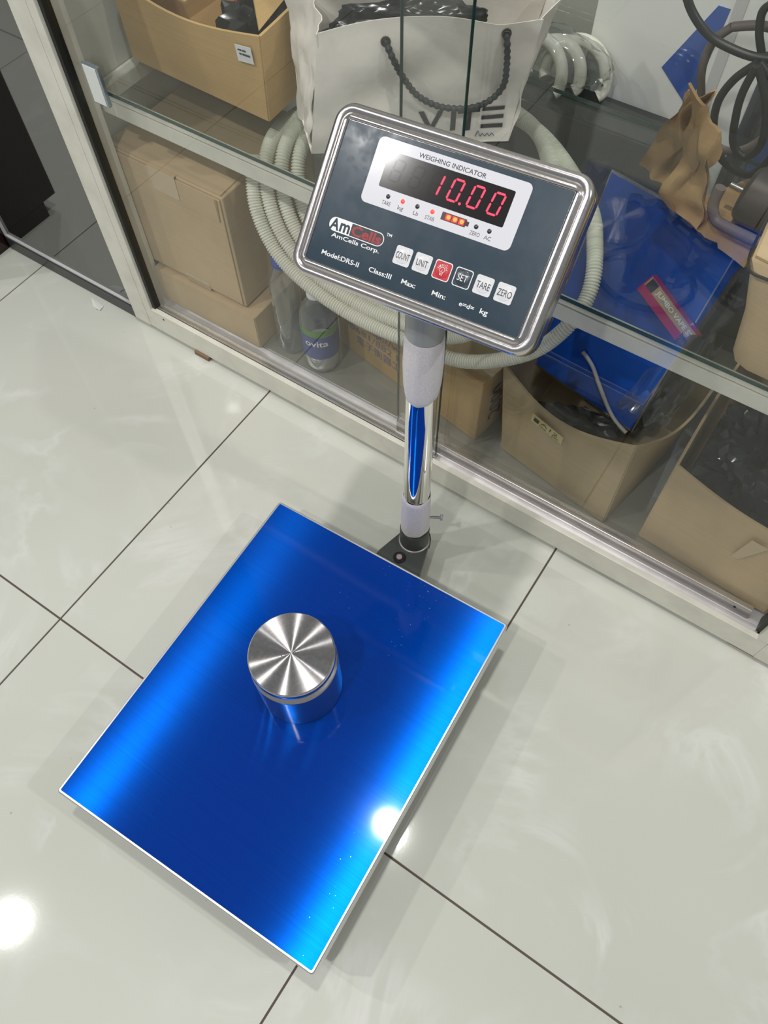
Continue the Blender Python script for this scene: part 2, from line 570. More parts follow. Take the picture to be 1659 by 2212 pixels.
def lump(name, center, rad, m, parent=None, amp=0.25, freq=6.0, seed=0, sub=4, flat=None, fit=None, **kw):
    """crumpled film or soft heap"""
    bm = bmesh.new()
    bmesh.ops.create_icosphere(bm, subdivisions=sub, radius=1.0)
    off = Vector((seed * 3.17, seed * 1.3, seed * 7.7))
    for v_ in bm.verts:
        d = v_.co.normalized()
        k = noise.turbulence(d * freq * 0.35 + off, 4, False)
        k2 = abs(noise.noise(d * freq + off))
        v_.co = d * (1.0 + amp * (k - 0.5) * 1.2 - amp * k2)
        v_.co = Vector((v_.co.x * rad[0] + center[0], v_.co.y * rad[1] + center[1], v_.co.z * rad[2] + center[2]))
        if flat is not None and v_.co.z < flat:
            v_.co.z = flat
        if fit is not None:
            v_.co.x = min(max(v_.co.x, fit[0]), fit[1])
            v_.co.y = min(max(v_.co.y, fit[2]), fit[3])
    return finish(bm, name, m, parent, smooth=28, **kw)

# ------------------------------------------------------------------ floor and walls
floor = struct(box('floor', (-3.1, -2.6, -0.06), (2.3, 2.2, -0.0018), M_grout))
T = 0.6005
tile_mesh = None
ORG[floor.name] = Vector((-0.4, -0.2, -0.06))
floor.location = ORG[floor.name]
for i in range(-4, 4):
    for j in range(-4, 4):
        x0 = -0.0914 + T * i
        y0 = 0.0875 + T * j
        if x0 + T > 2.3 or x0 < -3.1:
            continue
        if tile_mesh is None:
            bm = bmesh.new()
            g_ = 0.0014
            add_box(bm, (g_, g_, -0.010), (T - g_, T - g_, 0.0), 0.0010, 2)
            t_ = finish(bm, 'tile', M_tile, None, org=(0, 0, 0), smooth=0)
            tile_mesh = t_.data
        else:
            t_ = bpy.data.objects.new('tile', tile_mesh)
            C.objects.link(t_)
        t_.parent = floor
        t_.location = Vector((x0, y0, 0)) - floor.location
wall_b = struct(box('wall_back', (-3.1, 1.34, -0.002), (2.3, 1.40, 2.7), M_wall))
# dark glossy panel left of the cabinet
wl = struct(box('wall_left', (-1.386, 0.640, 0.032), (-1.0235, 0.66, 2.4), M_dark))
box('skirting', (-1.386, 0.632, 0.0005), (-1.0235, 0.66, 0.030), M_plinth, wl, 0.001)
box('edge_trim', (-1.386, 0.6345, 0.030), (-1.0235, 0.642, 0.0335), M_wline, wl)
box('edge_trim', (-1.3895, 0.6345, 0.030), (-1.386, 0.642, 2.4), M_wline, wl)

# ------------------------------------------------------------------ display cabinet
YF = 0.627
ZB = 0.010
XL, XR = -1.021, 0.290
cab = thing('display_cabinet', (-0.37, 0.93, ZB), 'glass-fronted display cabinet in a cream aluminium frame with sliding panes', 'cabinet')
YB = 1.29
ZT = 0.90
# front left post
box('post', (XL, YF, ZB), (-0.981, YF + 0.045, ZT), M_alu, cab, 0.001)
box('post_trim', (-0.9805, YF + 0.0005, 0.040), (-0.9635, YF + 0.045, ZT - 0.04), M_alu, cab, 0.0008)
box('gasket', (-0.9632, YF + 0.006, 0.063), (-0.9565, YF + 0.020, ZT - 0.045), M_gasket, cab)
box('post', (0.245, YF, ZB), (XR, YF + 0.045, ZT), M_alu, cab, 0.001)
box('post_trim', (0.2285, YF + 0.0005, 0.063), (0.2445, YF + 0.045, ZT - 0.04), M_alu, cab, 0.0008)
box('gasket', (0.222, YF + 0.012, 0.063), (0.2282, YF + 0.036, ZT - 0.045), M_gasket, cab)
box('post', (XL, YB - 0.04, ZB), (-0.981, YB, ZT), M_alu, cab, 0.001)
box('post', (0.25, YB - 0.04, ZB), (XR, YB, ZT), M_alu, cab, 0.001)
# bottom rail and sliding track
box('bottom_rail', (-0.9805, YF + 0.0008, ZB), (0.2448, YF + 0.010, 0.062), M_alu, cab, 0.0008)
box('track', (-0.963, YF + 0.0101, 0.040), (0.228, YF + 0.046, 0.050), M_track, cab)
box('track_lip', (-0.963, YF + 0.0215, 0.050), (0.228, YF + 0.0235, 0.060), M_track, cab)
box('track_lip', (-0.963, YF + 0.044, 0.050), (0.228, YF + 0.046, 0.060), M_track, cab)
box('top_rail', (-0.9805, YF + 0.0008, ZT - 0.04), (0.2448, YF + 0.045, ZT), M_alu, cab, 0.001)
box('top_rail', (-0.9805, YB - 0.04, ZT - 0.04), (0.2495, YB, ZT), M_alu, cab, 0.001)
for xs_ in ((XL, -0.981), (0.2495, XR)):
    box('side_rail', (xs_[0], YF + 0.0455, ZT - 0.04), (xs_[1], YB - 0.0405, ZT), M_alu, cab, 0.001)
    box('side_rail', (xs_[0], YF + 0.0455, ZB), (xs_[1], YB - 0.0405, ZB + 0.045), M_alu, cab, 0.001)
box('back_rail', (-0.9805, YB - 0.04, ZB), (0.2495, YB, ZB + 0.045), M_alu, cab, 0.001)
box('top_glass', (XL + 0.002, YF + 0.002, ZT + 0.0005), (XR - 0.002, YB - 0.002, ZT + 0.006), M_glass, cab)
box('floor_panel', (-0.9805, YF + 0.0465, 0.050), (0.2495, YB - 0.041, 0.064), M_floorp, cab)
box('side_panel', (-1.004, YF + 0.046, ZB + 0.0455), (-0.998, YB - 0.041, ZT - 0.041), M_panelw, cab)
box('side_panel', (0.264, YF + 0.046, ZB + 0.0455), (0.270, YB - 0.041, ZT - 0.041), M_panelw, cab)
box('back_panel', (-0.980, YB - 0.025, ZB + 0.0455), (0.249, YB - 0.019, ZT - 0.041), M_panelw, cab)
# shelf
YS0, YS1 = 0.684, 1.045
ZS = 0.468
sh = box('glass_shelf', (-0.975, YS0, ZS - 0.006), (0.244, YS1, ZS), M_shelf, cab)
box('shelf_edge', (-0.975, YS0 - 0.0006, ZS - 0.0058), (0.244, YS0 - 0.0001, ZS - 0.0002), M_gedge, sh)
box('shelf_edge', (-0.975, YS1 + 0.0001, ZS - 0.0058), (0.244, YS1 + 0.0008, ZS - 0.0002), M_gedge, sh)
bm = bmesh.new()
add_box(bm, (-0.975, 0.6785, 0.434), (0.244, 0.692, 0.4575), 0.0008)
add_box(bm, (-0.975, 0.6860, 0.4575), (0.244, 0.692, 0.4602))
add_box(bm, (-0.975, 0.6785, 0.4602), (0.244, 0.692, 0.4619))
finish(bm, 'shelf_beam', M_alu, cab, smooth=0)
box('shelf_bracket', (-0.997, 0.6785, 0.434), (-0.9755, 1.04, 0.4565), M_alu, cab, 0.001)
box('shelf_bracket', (0.2445, 0.6785, 0.434), (0.2495, 1.04, 0.4565), M_alu, cab, 0.001)
# sliding glass doors
d1 = box('sliding_door', (-0.956, 0.6405, 0.0635), (-0.3375, 0.6455, 0.855), M_glass, cab)
box('door_edge', (-0.3374, 0.6405, 0.0635), (-0.3366, 0.6455, 0.855), M_gedge, d1)
box('door_shoe', (-0.956, 0.6385, 0.0505), (-0.3366, 0.6475, 0.0630), M_alu2, d1, 0.0006)
pl_ = box('finger_pull', (-0.9195, 0.6340, 0.490), (-0.8905, 0.6402, 0.547), M_pulle, d1, 0.0012)
box('finger_pull_face', (-0.9175, 0.6332, 0.492), (-0.8935, 0.6342, 0.545), M_pull, d1, 0.0004)
d2 = box('sliding_door', (-0.4235, 0.6580, 0.0785), (0.221, 0.6630, 0.855), M_glass, cab)
box('door_edge', (-0.4243, 0.6580, 0.0785), (-0.4236, 0.6630, 0.855), M_gedge, d2)
box('door_shoe', (-0.4243, 0.6560, 0.0505), (0.205, 0.6650, 0.0780), M_alu2, d2, 0.0006)
lathe('screw_hole', [(0.0022, 0), (0.0022, 0.0004)], M_black, d2, 12, xf=Matrix.Translation((0.182, 0.6560, 0.066)) @ Matrix.Rotation(math.radians(90), 4, 'X'))
lathe('screw_hole', [(0.0022, 0), (0.0022, 0.0004)], M_black, cab, 12, xf=Matrix.Translation((-0.935, YF + 0.0008, 0.052)) @ Matrix.Rotation(math.radians(90), 4, 'X'))
# wooden shims under the cabinet
tag(box('wooden_shim', (-0.868, 0.6235, 0.0002), (-0.833, 0.69, ZB - 0.0003), M_wood, None, 0.001), 'small dirty wooden shim under the cabinet by its post beside the dark panel', 'shim')
tag(box('wooden_shim', (0.205, 0.632, 0.0002), (0.28, 0.70, ZB - 0.0003), M_wood, None, 0.001), 'flat wooden shim under the cabinet corner in front of the box with dark film', 'shim')

# dark maroon furniture at the left of the panel
mc = thing('maroon_cabinet', (-1.62, 0.57, 0), 'dark maroon furniture unit standing beside the dark glossy panel', 'cabinet')
box('plinth', (-1.85, 0.530, 0.0), (-1.3905, 0.66, 0.035), M_maroon, mc, 0.001)
box('carcass', (-1.86, 0.495, 0.0355), (-1.3900, 0.66, 0.95), M_maroon, mc, 0.002)
box('worktop', (-1.87, 0.485, 0.9505), (-1.3895, 0.67, 0.975), M_maroon, mc, 0.003)

# ------------------------------------------------------------------ platform scale
PC = Vector((-0.2715, 0.1665, 0.0))
YAW = 0.0442
sc = thing('platform_scale', (PC.x, PC.y, 0), 'electronic platform scale with blue filmed platter, chrome pole and red digital display', 'scale')
XP = Matrix.Translation(PC) @ Matrix.Rotation(YAW, 4, 'Z')
HW, HL, HZ = 0.1995, 0.2525, 0.109
bm = bmesh.new()
lo_ = []
for (k, z, r_) in ((0.0, 0.062, 0.004), (0.0, HZ - 0.0035, 0.004), (0.0007, HZ - 0.0012, 0.004), (0.002, HZ, 0.003)):
    lo_.append([(x, y, z) for x, y in rrect(HW - k, HL - k, r_, 4)])
add_loft(bm, lo_)
tray = finish(bm, 'platter', M_lip, sc, xf=XP, smooth=0)
film = plate('protective_film', rrect(HW - 0.0042, HL - 0.0042, 0.002, 3), HZ + 0.0001, HZ + 0.0004, M_film, tray, XP)
# under frame and feet
bm = bmesh.new()
for sx in (-1, 1):
    add_box(bm, (sx * 0.13 - 0.015, -0.21, 0.030), (sx * 0.13 + 0.015, 0.21, 0.0615), 0.001)
for sy in (-1, 1):
    add_box(bm, (-0.1145, sy * 0.17 - 0.015, 0.030), (0.1145, sy * 0.17 + 0.015, 0.0615), 0.001)
finish(bm, 'base_frame', M_iron, sc, xf=XP, smooth=0)
for sx in (-1, 1):
    for sy in (-1, 1):
        lathe('levelling_foot', [(0.016, 0.0), (0.017, 0.003), (0.015, 0.010), (0.005, 0.012), (0.005, 0.0298)], M_black, sc, 16, xf=XP @ Matrix.Translation((sx * 0.13, sy * 0.19, 0)))
# bracket
PX, PY = -0.2845, 0.4945
br = [(-0.322, 0.300), (-0.2445, 0.300), (-0.2445, 0.448), (-0.2605, 0.500)]
for k in range(9):
    a = math.radians(10 + 160 * k / 8)
    br.append((PX + 0.0255 * math.cos(a), PY + 0.003 + 0.0255 * math.sin(a)))
br += [(-0.3085, 0.500), (-0.3215, 0.448)]
bm = bmesh.new()
n_ = len(br)
add_loft(bm, [[(x, y, 0.034) for x, y in br], [(x, y, 0.0495) for x, y in br], [(PX + (x - PX) * 0.985, y, 0.0505) for x, y in br]])
bk = finish(bm, 'pole_bracket', M_iron, sc, smooth=0)
lathe('collar', [(0.0232, 0.0506), (0.0232, 0.090), (0.0215, 0.0925)], M_iron, sc, 40, center=(PX, PY, 0))
lathe('weld_bead', [(0.0232, 0.0507), (0.0252, 0.0507), (0.0246, 0.0525), (0.0232, 0.0535)], M_alu2, sc, 40, center=(PX, PY, 0), cap=False)
lathe('grommet', [(0.0098, 0.0506), (0.0098, 0.0530), (0.0085, 0.0540), (0.0058, 0.0535)], M_black, sc, 24, center=(-0.2865, 0.4540, 0))
lathe('grommet_cap', [(0.0048, 0.0537), (0.0048, 0.0552), (0.0038, 0.0560), (0.0018, 0.0560), (0.0016, 0.0552)], mat('pinkish_metal_cap', (0.62, 0.50, 0.52), 0.3, 0.7), sc, 20, center=(-0.2865, 0.4540, 0))
# pole and wraps
lathe('pole', [(0.0190, 0.0930), (0.0190, 0.640)], M_chrome, sc, 64, center=(PX, PY, 0))
bm = bmesh.new()
loops = []
for z, r_ in ((0.0925, 0.0217), (0.10, 0.0221), (0.14, 0.0216), (0.185, 0.0214), (0.193, 0.0208), (0.1945, 0.0196)):
    L = []
    for k in range(48):
        a = 2 * math.pi * k / 48
        w = 0.0005 * math.sin(3 * a + z * 60) + 0.0003 * math.sin(7 * a)
        zz = z + (0.006 * max(0, math.cos(a + 0.8)) if z < 0.095 else 0)
        L.append((PX + (r_ + w) * math.cos(a), PY + (r_ + w) * math.sin(a), zz))
    loops.append(L)
add_loft(bm, loops, False, False)
finish(bm, 'foam_wrap', M_foam, sc, smooth=60)
bm = bmesh.new()
loops = []
for z, r_ in ((0.4275, 0.0195), (0.4295, 0.0207), (0.438, 0.0216), (0.447, 0.0222), (0.48, 0.0226), (0.525, 0.0221), (0.530, 0.0212), (0.530, 0.0200)):
    L = []
    for k in range(48):
        a = 2 * math.pi * k / 48
        w = 0.0007 * math.sin(2 * a + z * 40) + 0.0003 * math.sin(9 * a + 1)
        L.append((PX + (r_ + w) * math.cos(a), PY + (r_ + w) * math.sin(a), z + 0.003 * math.sin(a * 2 + 1) * (1 if z < 0.44 else 0)))
    loops.append(L)
add_loft(bm, loops, False, False)
finish(bm, 'foam_wrap', M_foam, sc, smooth=60)
lathe('pole_sleeve', [(0.0215, 0.531), (0.0215, 0.612), (0.0195, 0.613)], mat('grey_plastic_sleeve', (0.36, 0.37, 0.37), 0.3), sc, 40, center=(PX, PY, 0))
# hex bolt
bdir = Vector((0.84, 0.54, 0.0)).normalized()
q = bdir.to_track_quat('Z', 'Y').to_matrix().to_4x4()
XB = Matrix.Translation(Vector((PX, PY, 0.124)) + bdir * 0.021) @ q
bm = bmesh.new()
add_lathe(bm, [(0.0025 - (0.0004 if k % 2 else 0), 0.0008 * k) for k in range(21)], 14)
bo = finish(bm, 'bolt_shank', M_zinc, sc, xf=XB, smooth=0)
bm = bmesh.new()
add_lathe(bm, [(0.0050, 0.0165), (0.0056, 0.0172), (0.0056, 0.0202), (0.0048, 0.0210)], 6)
finish(bm, 'bolt_head', M_zinc, sc, xf=XB, smooth=20)

# indicator head (frame in millimetres, panel centre at origin)
ix = Vector((0.9968, 0.076, 0.0251)).normalized()
iy = Vector((-0.0464, 0.4274, 0.3882))
iy = (iy - ix * iy.dot(ix)).normalized()
iz = ix.cross(iy)
ic = Vector((-0.2799, 0.4889, 0.6754))
XI = Matrix(((ix.x, iy.x, iz.x, ic.x), (ix.y, iy.y, iz.y, ic.y), (ix.z, iy.z, iz.z, ic.z), (0, 0, 0, 1))) @ Matrix.Scale(0.001, 4)
prof = [(110.0, 63.7, 1.5, 0.0), (110.6, 64.3, 2.0, 1.6), (112.5, 66.2, 5.0, 2.6), (114.8, 68.4, 8.0, 1.8), (116.0, 69.6, 9.0, 0.2),
        (117.2, 70.8, 10.5, -0.3), (118.4, 72.0, 11.5, 0.6), (121.0, 74.6, 14.0, 1.2), (123.8, 77.2, 16.5, 0.0), (125.6, 78.9, 18.0, -2.8),
        (126.2, 79.4, 18.5, -6.0), (126.2, 79.4, 18.5, -11.0), (125.0, 78.2, 17.5, -11.6), (125.0, 78.2, 17.5, -12.6), (126.0, 79.2, 18.5, -13.2),
        (126.0, 79.2, 18.5, -30.0), (122.0, 75.0, 16.0, -36.0)]
bm = bmesh.new()
add_loft(bm, [[(x, y, z) for x, y in rrect(hx, hy, r_, 8)] for hx, hy, r_, z in prof])
hs = finish(bm, 'indicator_housing', M_steel, sc, xf=XI, smooth=50)
def ip(name, outline, z0, z1, m):
    return plate(name, outline, z0, z1, m, hs, XI)
ip('face_panel', rrect(109.9, 63.6, 1.5, 3), 0.02, 0.25, M_panel)
ip('display_bezel', rrect(74.8, 29.0, 5.5, 6, -0.2, 30.0), 0.26, 0.45, M_bezel)
ip('display_window', rrect(61.7, 15.6, 1.5, 4, 0.0, 33.7), 0.46, 0.60, M_screen)
def seg_poly(x0, y0, x1, y1, w):
    d = Vector((x1 - x0, y1 - y0)); L = d.length; d /= L
    n = Vector((-d.y, d.x)) * w / 2
    a, b_ = Vector((x0, y0)), Vector((x1, y1))
    e = d * w / 2
    return [tuple(a), tuple(a + e + n), tuple(b_ - e + n), tuple(b_), tuple(b_ - e - n), tuple(a + e - n)]
DH, DW, SL = 18.2, 9.4, 0.137
SEGS = {'a': (0, 1, 1, 1), 'b': (1, 1, 1, .5), 'c': (1, .5, 1, 0), 'd': (0, 0, 1, 0), 'e': (0, 0, 0, .5), 'f': (0, .5, 0, 1), 'g': (0, .5, 1, .5)}
lit = ['', '', 'bc', 'abcdef', 'abcdef', 'abcdef']
for k in range(6):
    bx_ = 3.9 + 19.5 * (k - 3)
    for on in (True, False):
        bm = bmesh.new()
        cnt = 0
        for s, (xa, ya, xb, yb) in SEGS.items():
            if (s in lit[k]) != on:
                continue
            def q2(x, y):
                yy = 25.6 + y * DH
                return bx_ + x * DW + (yy - 25.6) * SL, yy
            x0, y0 = q2(xa, ya); x1, y1 = q2(xb, yb)
            dx, dy = x1 - x0, y1 - y0
            L = math.hypot(dx, dy)
            g_ = 0.45 / L
            add_plate(bm, seg_poly(x0 + dx * g_, y0 + dy * g_, x1 - dx * g_, y1 - dy * g_, 1.75), 0.61, 0.72 if on else 0.64)
            cnt += 1
        if cnt:
            finish(bm, 'digit' if on else 'unlit_segments', M_digit if on else M_ghost, hs, xf=XI, smooth=0)
        else:
            bm.free()
def disc(r_, cx, cy, n=20):
    return [(cx + r_ * math.cos(2 * math.pi * k / n), cy + r_ * math.sin(2 * math.pi * k / n)) for k in range(n)]
ip('decimal_point', disc(1.2, 17.3, 25.4), 0.61, 0.72, M_digit)
for lx, on in ((-49.2, 0), (-34.1, 1), (-19.2, 0), (-4.0, 1), (39.1, 0), (51.8, 0)):
    bm = bmesh.new()
    add_lathe(bm, [(2.05, 0.46), (1.9, 0.85), (1.2, 1.15), (0.3, 1.25)], 18, center=(lx, 12.0, 0))
    finish(bm, 'indicator_led', M_ledon if on else M_ledoff, hs, xf=XI)
ip('battery_window', [(5.2, 8.3), (29.2, 8.3), (29.2, 9.8), (31.9, 9.8), (31.9, 13.7), (29.2, 13.7), (29.2, 15.1), (5.2, 15.1)], 0.46, 0.56, M_batt)
for lx in (11.8, 18.3, 24.8):
    ip('battery_cell', rrect(2.75, 2.6, 0.5, 3, lx, 11.7), 0.57, 0.62, mat('glowing_red_cell', (0.3, 0.01, 0.0), 0.4, emit=(0.9, 0.03, 0.0), es=0.6) if lx < 12 else bpy.data.materials['glowing_red_cell'])
    ip('battery_lamp', disc(1.9, lx + 0.3, 11.9), 0.63, 0.75, M_ledor)
def it(s, x0, x1, yb, cap, m, z=0.47, **kw):
    return text('lettering', s, x0, x1, yb, cap, z, m, hs, XI, **kw)
it('WEIGHING INDICATOR', -33.8, 32.0, 51.4, 3.9, M_ink, bold=0.012)
for s, xc, w in (('TARE', -49.0, 9.0), ('kg', -34.2, 5.6), ('Lb', -18.6, 5.0), ('STAB', -4.6, 9.0), ('ZERO', 40.0, 9.6), ('AC', 52.3, 6.6)):
    it(s, xc - w / 2, xc + w / 2, 4.4, 3.4, mat('grey_ink', (0.03, 0.03, 0.04), 0.5) if 'grey_ink' not in bpy.data.materials else bpy.data.materials['grey_ink'])
it('AmCells Corp.', -91.5, -40.2, -37.2, 3.6, M_white, 0.27, bold=0.016)
it('TM', -38.8, -33.2, -20.3, 2.6, M_white, 0.27, bold=0.016)
it('Model:DRS-II', -95.5, -55.2, -55.2, 4.2, M_white, 0.27, bold=0.016)
it('Class:III', -44.3, -20.6, -55.0, 4.2, M_white, 0.27, bold=0.016)
it('Max:', -9.9, 4.5, -55.0, 4.2, M_white, 0.27, bold=0.016)
it('Min:', 21.6, 35.2, -55.0, 4.2, M_white, 0.27, bold=0.016)
it('e=d=', 49.2, 63.8, -55.2, 4.0, M_white, 0.27, bold=0.016)
it('kg', 69.6, 77.2, -55.0, 4.2, M_white, 0.27, bold=0.016)
# maker's emblem
ip('emblem', rrect(29.0, 6.3, 6.2, 8, -68.2, -25.8), 0.26, 0.30, M_white)
ol = [(x, y) for x, y in rrect(28.2, 5.5, 5.4, 8, -68.2, -25.8) if x > -60]
ol = [p_ for p_ in ol if p_[1] > -25.8] + [(-74.2, -20.3), (-74.2, -31.3)] + [p_ for p_ in ol if p_[1] <= -25.8]
ip('emblem_field', ol, 0.31, 0.33, mat('emblem_dark', (0.02, 0.015, 0.022), 0.4))
it('A', -96.0, -86.2, -30.6, 9.6, M_panel, 0.31, bold=0.03)
it('m', -85.6, -75.2, -30.4, 10.6, M_panel, 0.31, bold=0.03)
it('Cells', -73.0, -41.8, -30.0, 8.4, M_darkred, 0.34, bold=0.03)
# keys
for s, kx, m in (('COUNT', -16.6, M_btn), ('UNIT', 3.4, M_btn), ('', 23.6, M_red), ('SET', 44.0, M_nbtn), ('TARE', 64.4, M_btn), ('ZERO', 85.0, M_btn)):
    ky = -32.2
    if m is not M_btn:
        ip('key_border', rrect(8.4, 8.4, 2.4, 5, kx, ky), 0.26, 0.36, M_white)
    hh = 8.3 if m is M_btn else 7.6
    bm = bmesh.new()
    add_plate(bm, rrect(hh, hh, 2.0, 5, kx, ky), 0.37, 0.5)
    add_lathe(bm, [(6.7, 0.49), (6.2, 0.75), (5.9, 0.72), (4.5, 0.95), (2.0, 1.1), (0.3, 1.12)], 28, center=(kx, ky, 0))
    finish(bm, 'key', m, hs, xf=XI, smooth=45)
    if s:
        w = {'COUNT': 13.4, 'UNIT': 11.2, 'SET': 9.6, 'TARE': 12.6, 'ZERO': 13.2}[s]
        it(s, kx - w / 2, kx + w / 2, ky - 2.9, 5.8, M_white if m is M_nbtn else M_ink, 1.16)
# lamp symbol on the red key
bm = bmesh.new()
def ring(bm, pts, w, closed=True):
    n = len(pts)
    for i in range(n if closed else n - 1):
        x0, y0 = pts[i]; x1, y1 = pts[(i + 1) % n]
        d = Vector((x1 - x0, y1 - y0)).normalized() * w / 2
        add_plate(bm, [(x0 - d.y, y0 + d.x), (x1 - d.y, y1 + d.x), (x1 + d.y, y1 - d.x), (x0 + d.y, y0 - d.x)], 1.16, 1.2)
kx, ky = 23.6, -32.2
ring(bm, [(kx + 2.4 * math.cos(math.radians(a)), ky + 0.6 + 2.4 * math.sin(math.radians(a))) for a in range(-60, 241, 20)], 0.35, False)
ring(bm, [(kx + 1.2, ky - 1.5), (kx + 1.2, ky - 4.0), (kx - 1.2, ky - 4.0), (kx - 1.2, ky - 1.5)], 0.35)
ring(bm, [(kx - 1.2, ky - 2.8), (kx + 1.2, ky - 2.8)], 0.35, False)
ring(bm, [(kx, ky + 0.8), (kx, ky - 1.5)], 0.35, False)
for a in range(10, 171, 20):
    c_, s_ = math.cos(math.radians(a)), math.sin(math.radians(a))
    ring(bm, [(kx + 3.4 * c_, ky + 0.6 + 3.4 * s_), (kx + 5.0 * c_, ky + 0.6 + 5.0 * s_)], 0.35, False)
finish(bm, 'lamp_symbol', M_white, hs, xf=XI, smooth=0)
box('mounting_arm', (-22, -30, -75), (22, 10, -36.2), M_iron, sc, 2.0, xf=XI)

# ------------------------------------------------------------------ ten kilogram weight
WC = (-0.2795, 0.1955, HZ + 0.0005)
wt = thing('calibration_weight', WC, 'polished stainless steel cylindrical weight standing on the blue platter', 'weight')
lathe('body', [(0.0550, 0.0), (0.0564, 0.0012), (0.0564, 0.0930)], M_weight, wt, 96, center=WC)
lathe('shoulder', [(0.0564, 0.0931), (0.0562, 0.0950), (0.0545, 0.0968), (0.0515, 0.0978), (0.0505, 0.0990)], M_steel, wt, 96, center=WC)
lathe('neck', [(0.0505, 0.0991), (0.0502, 0.1010), (0.0502, 0.1085), (0.0510, 0.1100)], M_steel, wt, 96, center=WC)
lathe('rim', [(0.0512, 0.1101), (0.0545, 0.1108), (0.0552, 0.1125), (0.0552, 0.1195), (0.0545, 0.1222), (0.0532, 0.1235)], M_steel, wt, 96, center=WC)
tp = lathe('top_face', [(0.0531, 0.1236), (0.0528, 0.1240), (0.0524, 0.1241)], M_turned, wt, 128, center=WC, smooth=20)
for s, rot, ox, oy in (('10', 62, -0.007, -0.006), ('kg', -20, 0.0035, 0.003)):
    X_ = Matrix.Translation((WC[0] + ox, WC[1] + oy, WC[2] + 0.1243)) @ Matrix.Rotation(math.radians(rot), 4, 'Z')
    text('engraving', s, -0.004, 0.004, -0.002, 0.005, 0.0, M_engrave, wt, X_)

# ------------------------------------------------------------------ contents of the cabinet
def yawm(x, y, z, a):
    return Matrix.Translation((x, y, z)) @ Matrix.Rotation(a, 4, 'Z')
ZF = 0.0645
ZSH = ZS + 0.0004
def closed_carton(name, label, X, w, d, h, m, group=None, tape=True, top_flaps=True):
    """local frame: origin at front-left bottom corner, x right, y back"""
    o3 = X @ Vector((w / 2, d / 2, 0))
    t = thing(name, o3, label, 'box', group)
    bd = box('body', (0, 0, 0), (w, d, h - 0.003), m, t, 0.0025, 3, xf=X)
    if top_flaps:
        box('flap', (0.001, 0.001, h - 0.0028), (w - 0.001, d / 2 - 0.001, h), m, t, 0.0008, xf=X)
        box('flap', (0.001, d / 2 + 0.001, h - 0.0028), (w - 0.001, d - 0.001, h), m, t, 0.0008, xf=X)
        if tape:
            box('tape', (-0.0006, d / 2 - 0.024, h - 0.05), (w + 0.0006, d / 2 + 0.024, h + 0.0005), M_tape, t, xf=X)
    return t, bd
# big pale carton behind the left pane: laid with its flaps to the front
t1 = thing('cardboard_box', (-0.868, 0.78, 0.145), 'pale cardboard box with taped front flaps standing on a flatter box', 'box')
box('body', (-0.992, 0.6765, 0.1455), (-0.752, 0.90, 0.372), M_card, t1, 0.003, 3)
box('flap', (-0.988, 0.6738, 0.150), (-0.757, 0.6762, 0.368), M_card, t1, 0.0008)
bm = bmesh.new()
add_box(bm, (-0.9, 0.6730, 0.330), (-0.845, 0.6737, 0.3725))
add_box(bm, (-0.9, 0.6737, 0.3722), (-0.845, 0.75, 0.3729))
finish(bm, 'tape', M_tape, t1)
bm = bmesh.new()
add_box(bm, (-0.885, 0.6730, 0.1455), (-0.83, 0.6737, 0.163))
finish(bm, 'tape', M_tape, t1)
slab('flap', (-0.990, 0.679, 0.3735), (-0.757, 0.679, 0.3735), (-0.762, 0.765, 0.376), (-0.985, 0.77, 0.3755), 0.002, M_card, t1, 6, 2, sag=lambda u, w: Vector((0, 0, 0.004 * math.sin(u * 5) * w)))
slab('torn_corner', (-0.7655, 0.6732, 0.325), (-0.7640, 0.6732, 0.325), (-0.7615, 0.6728, 0.366), (-0.7665, 0.6728, 0.366), 0.0008, M_card4, t1)
t2, _ = closed_carton('cardboard_box', 'flat pale cardboard box under the taped box beside the bottles', yawm(-0.961, 0.6655, ZF, 0), 0.234, 0.20, 0.080, M_card, top_flaps=False)
box('flap', (0.001, -0.0012, 0.001), (0.233, -0.0001, 0.078), M_card, t2, 0.0004, xf=yawm(-0.961, 0.6655, ZF, 0))
# long printed carton behind the pole
A = math.atan2(-0.056, 0.323)
X3 = yawm(-0.614, 0.758, ZF, A)
t3, b3 = closed_carton('cardboard_box', 'brown cardboard box printed with faded blue lettering under the coiled hose', X3, 0.322, 0.090, 0.150, M_card2)
XT = X3 @ Matrix.Rotation(math.radians(90), 4, 'X')
for s, x0, x1, yb, cap in (('AMEN', 0.085, 0.150, 0.108, 0.016), ('http://w', 0.060, 0.150, 0.084, 0.014), ('0681/882 F', 0.030, 0.150, 0.061, 0.014), ('電子衡器工', 0.045, 0.150, 0.036, 0.015), ('電子秤有限公司', 0.02, 0.15, 0.128, 0.012), ('CO', 0.158, 0.180, 0.10, 0.014)):
    text('lettering', s, x0, x1, yb, cap, 0.0006, M_bluegrey, t3, XT)
XR_ = X3 @ Matrix.Translation((0.3225, 0, 0)) @ Matrix.Rotation(math.radians(90), 4, 'Z') @ Matrix.Rotation(math.radians(90), 4, 'X') @ Matrix.Rotation(math.radians(90), 4, 'Z')
text('lettering', '2000', 0.03, 0.115, -0.058, 0.030, 0.0008, M_ink, t3, XR_)

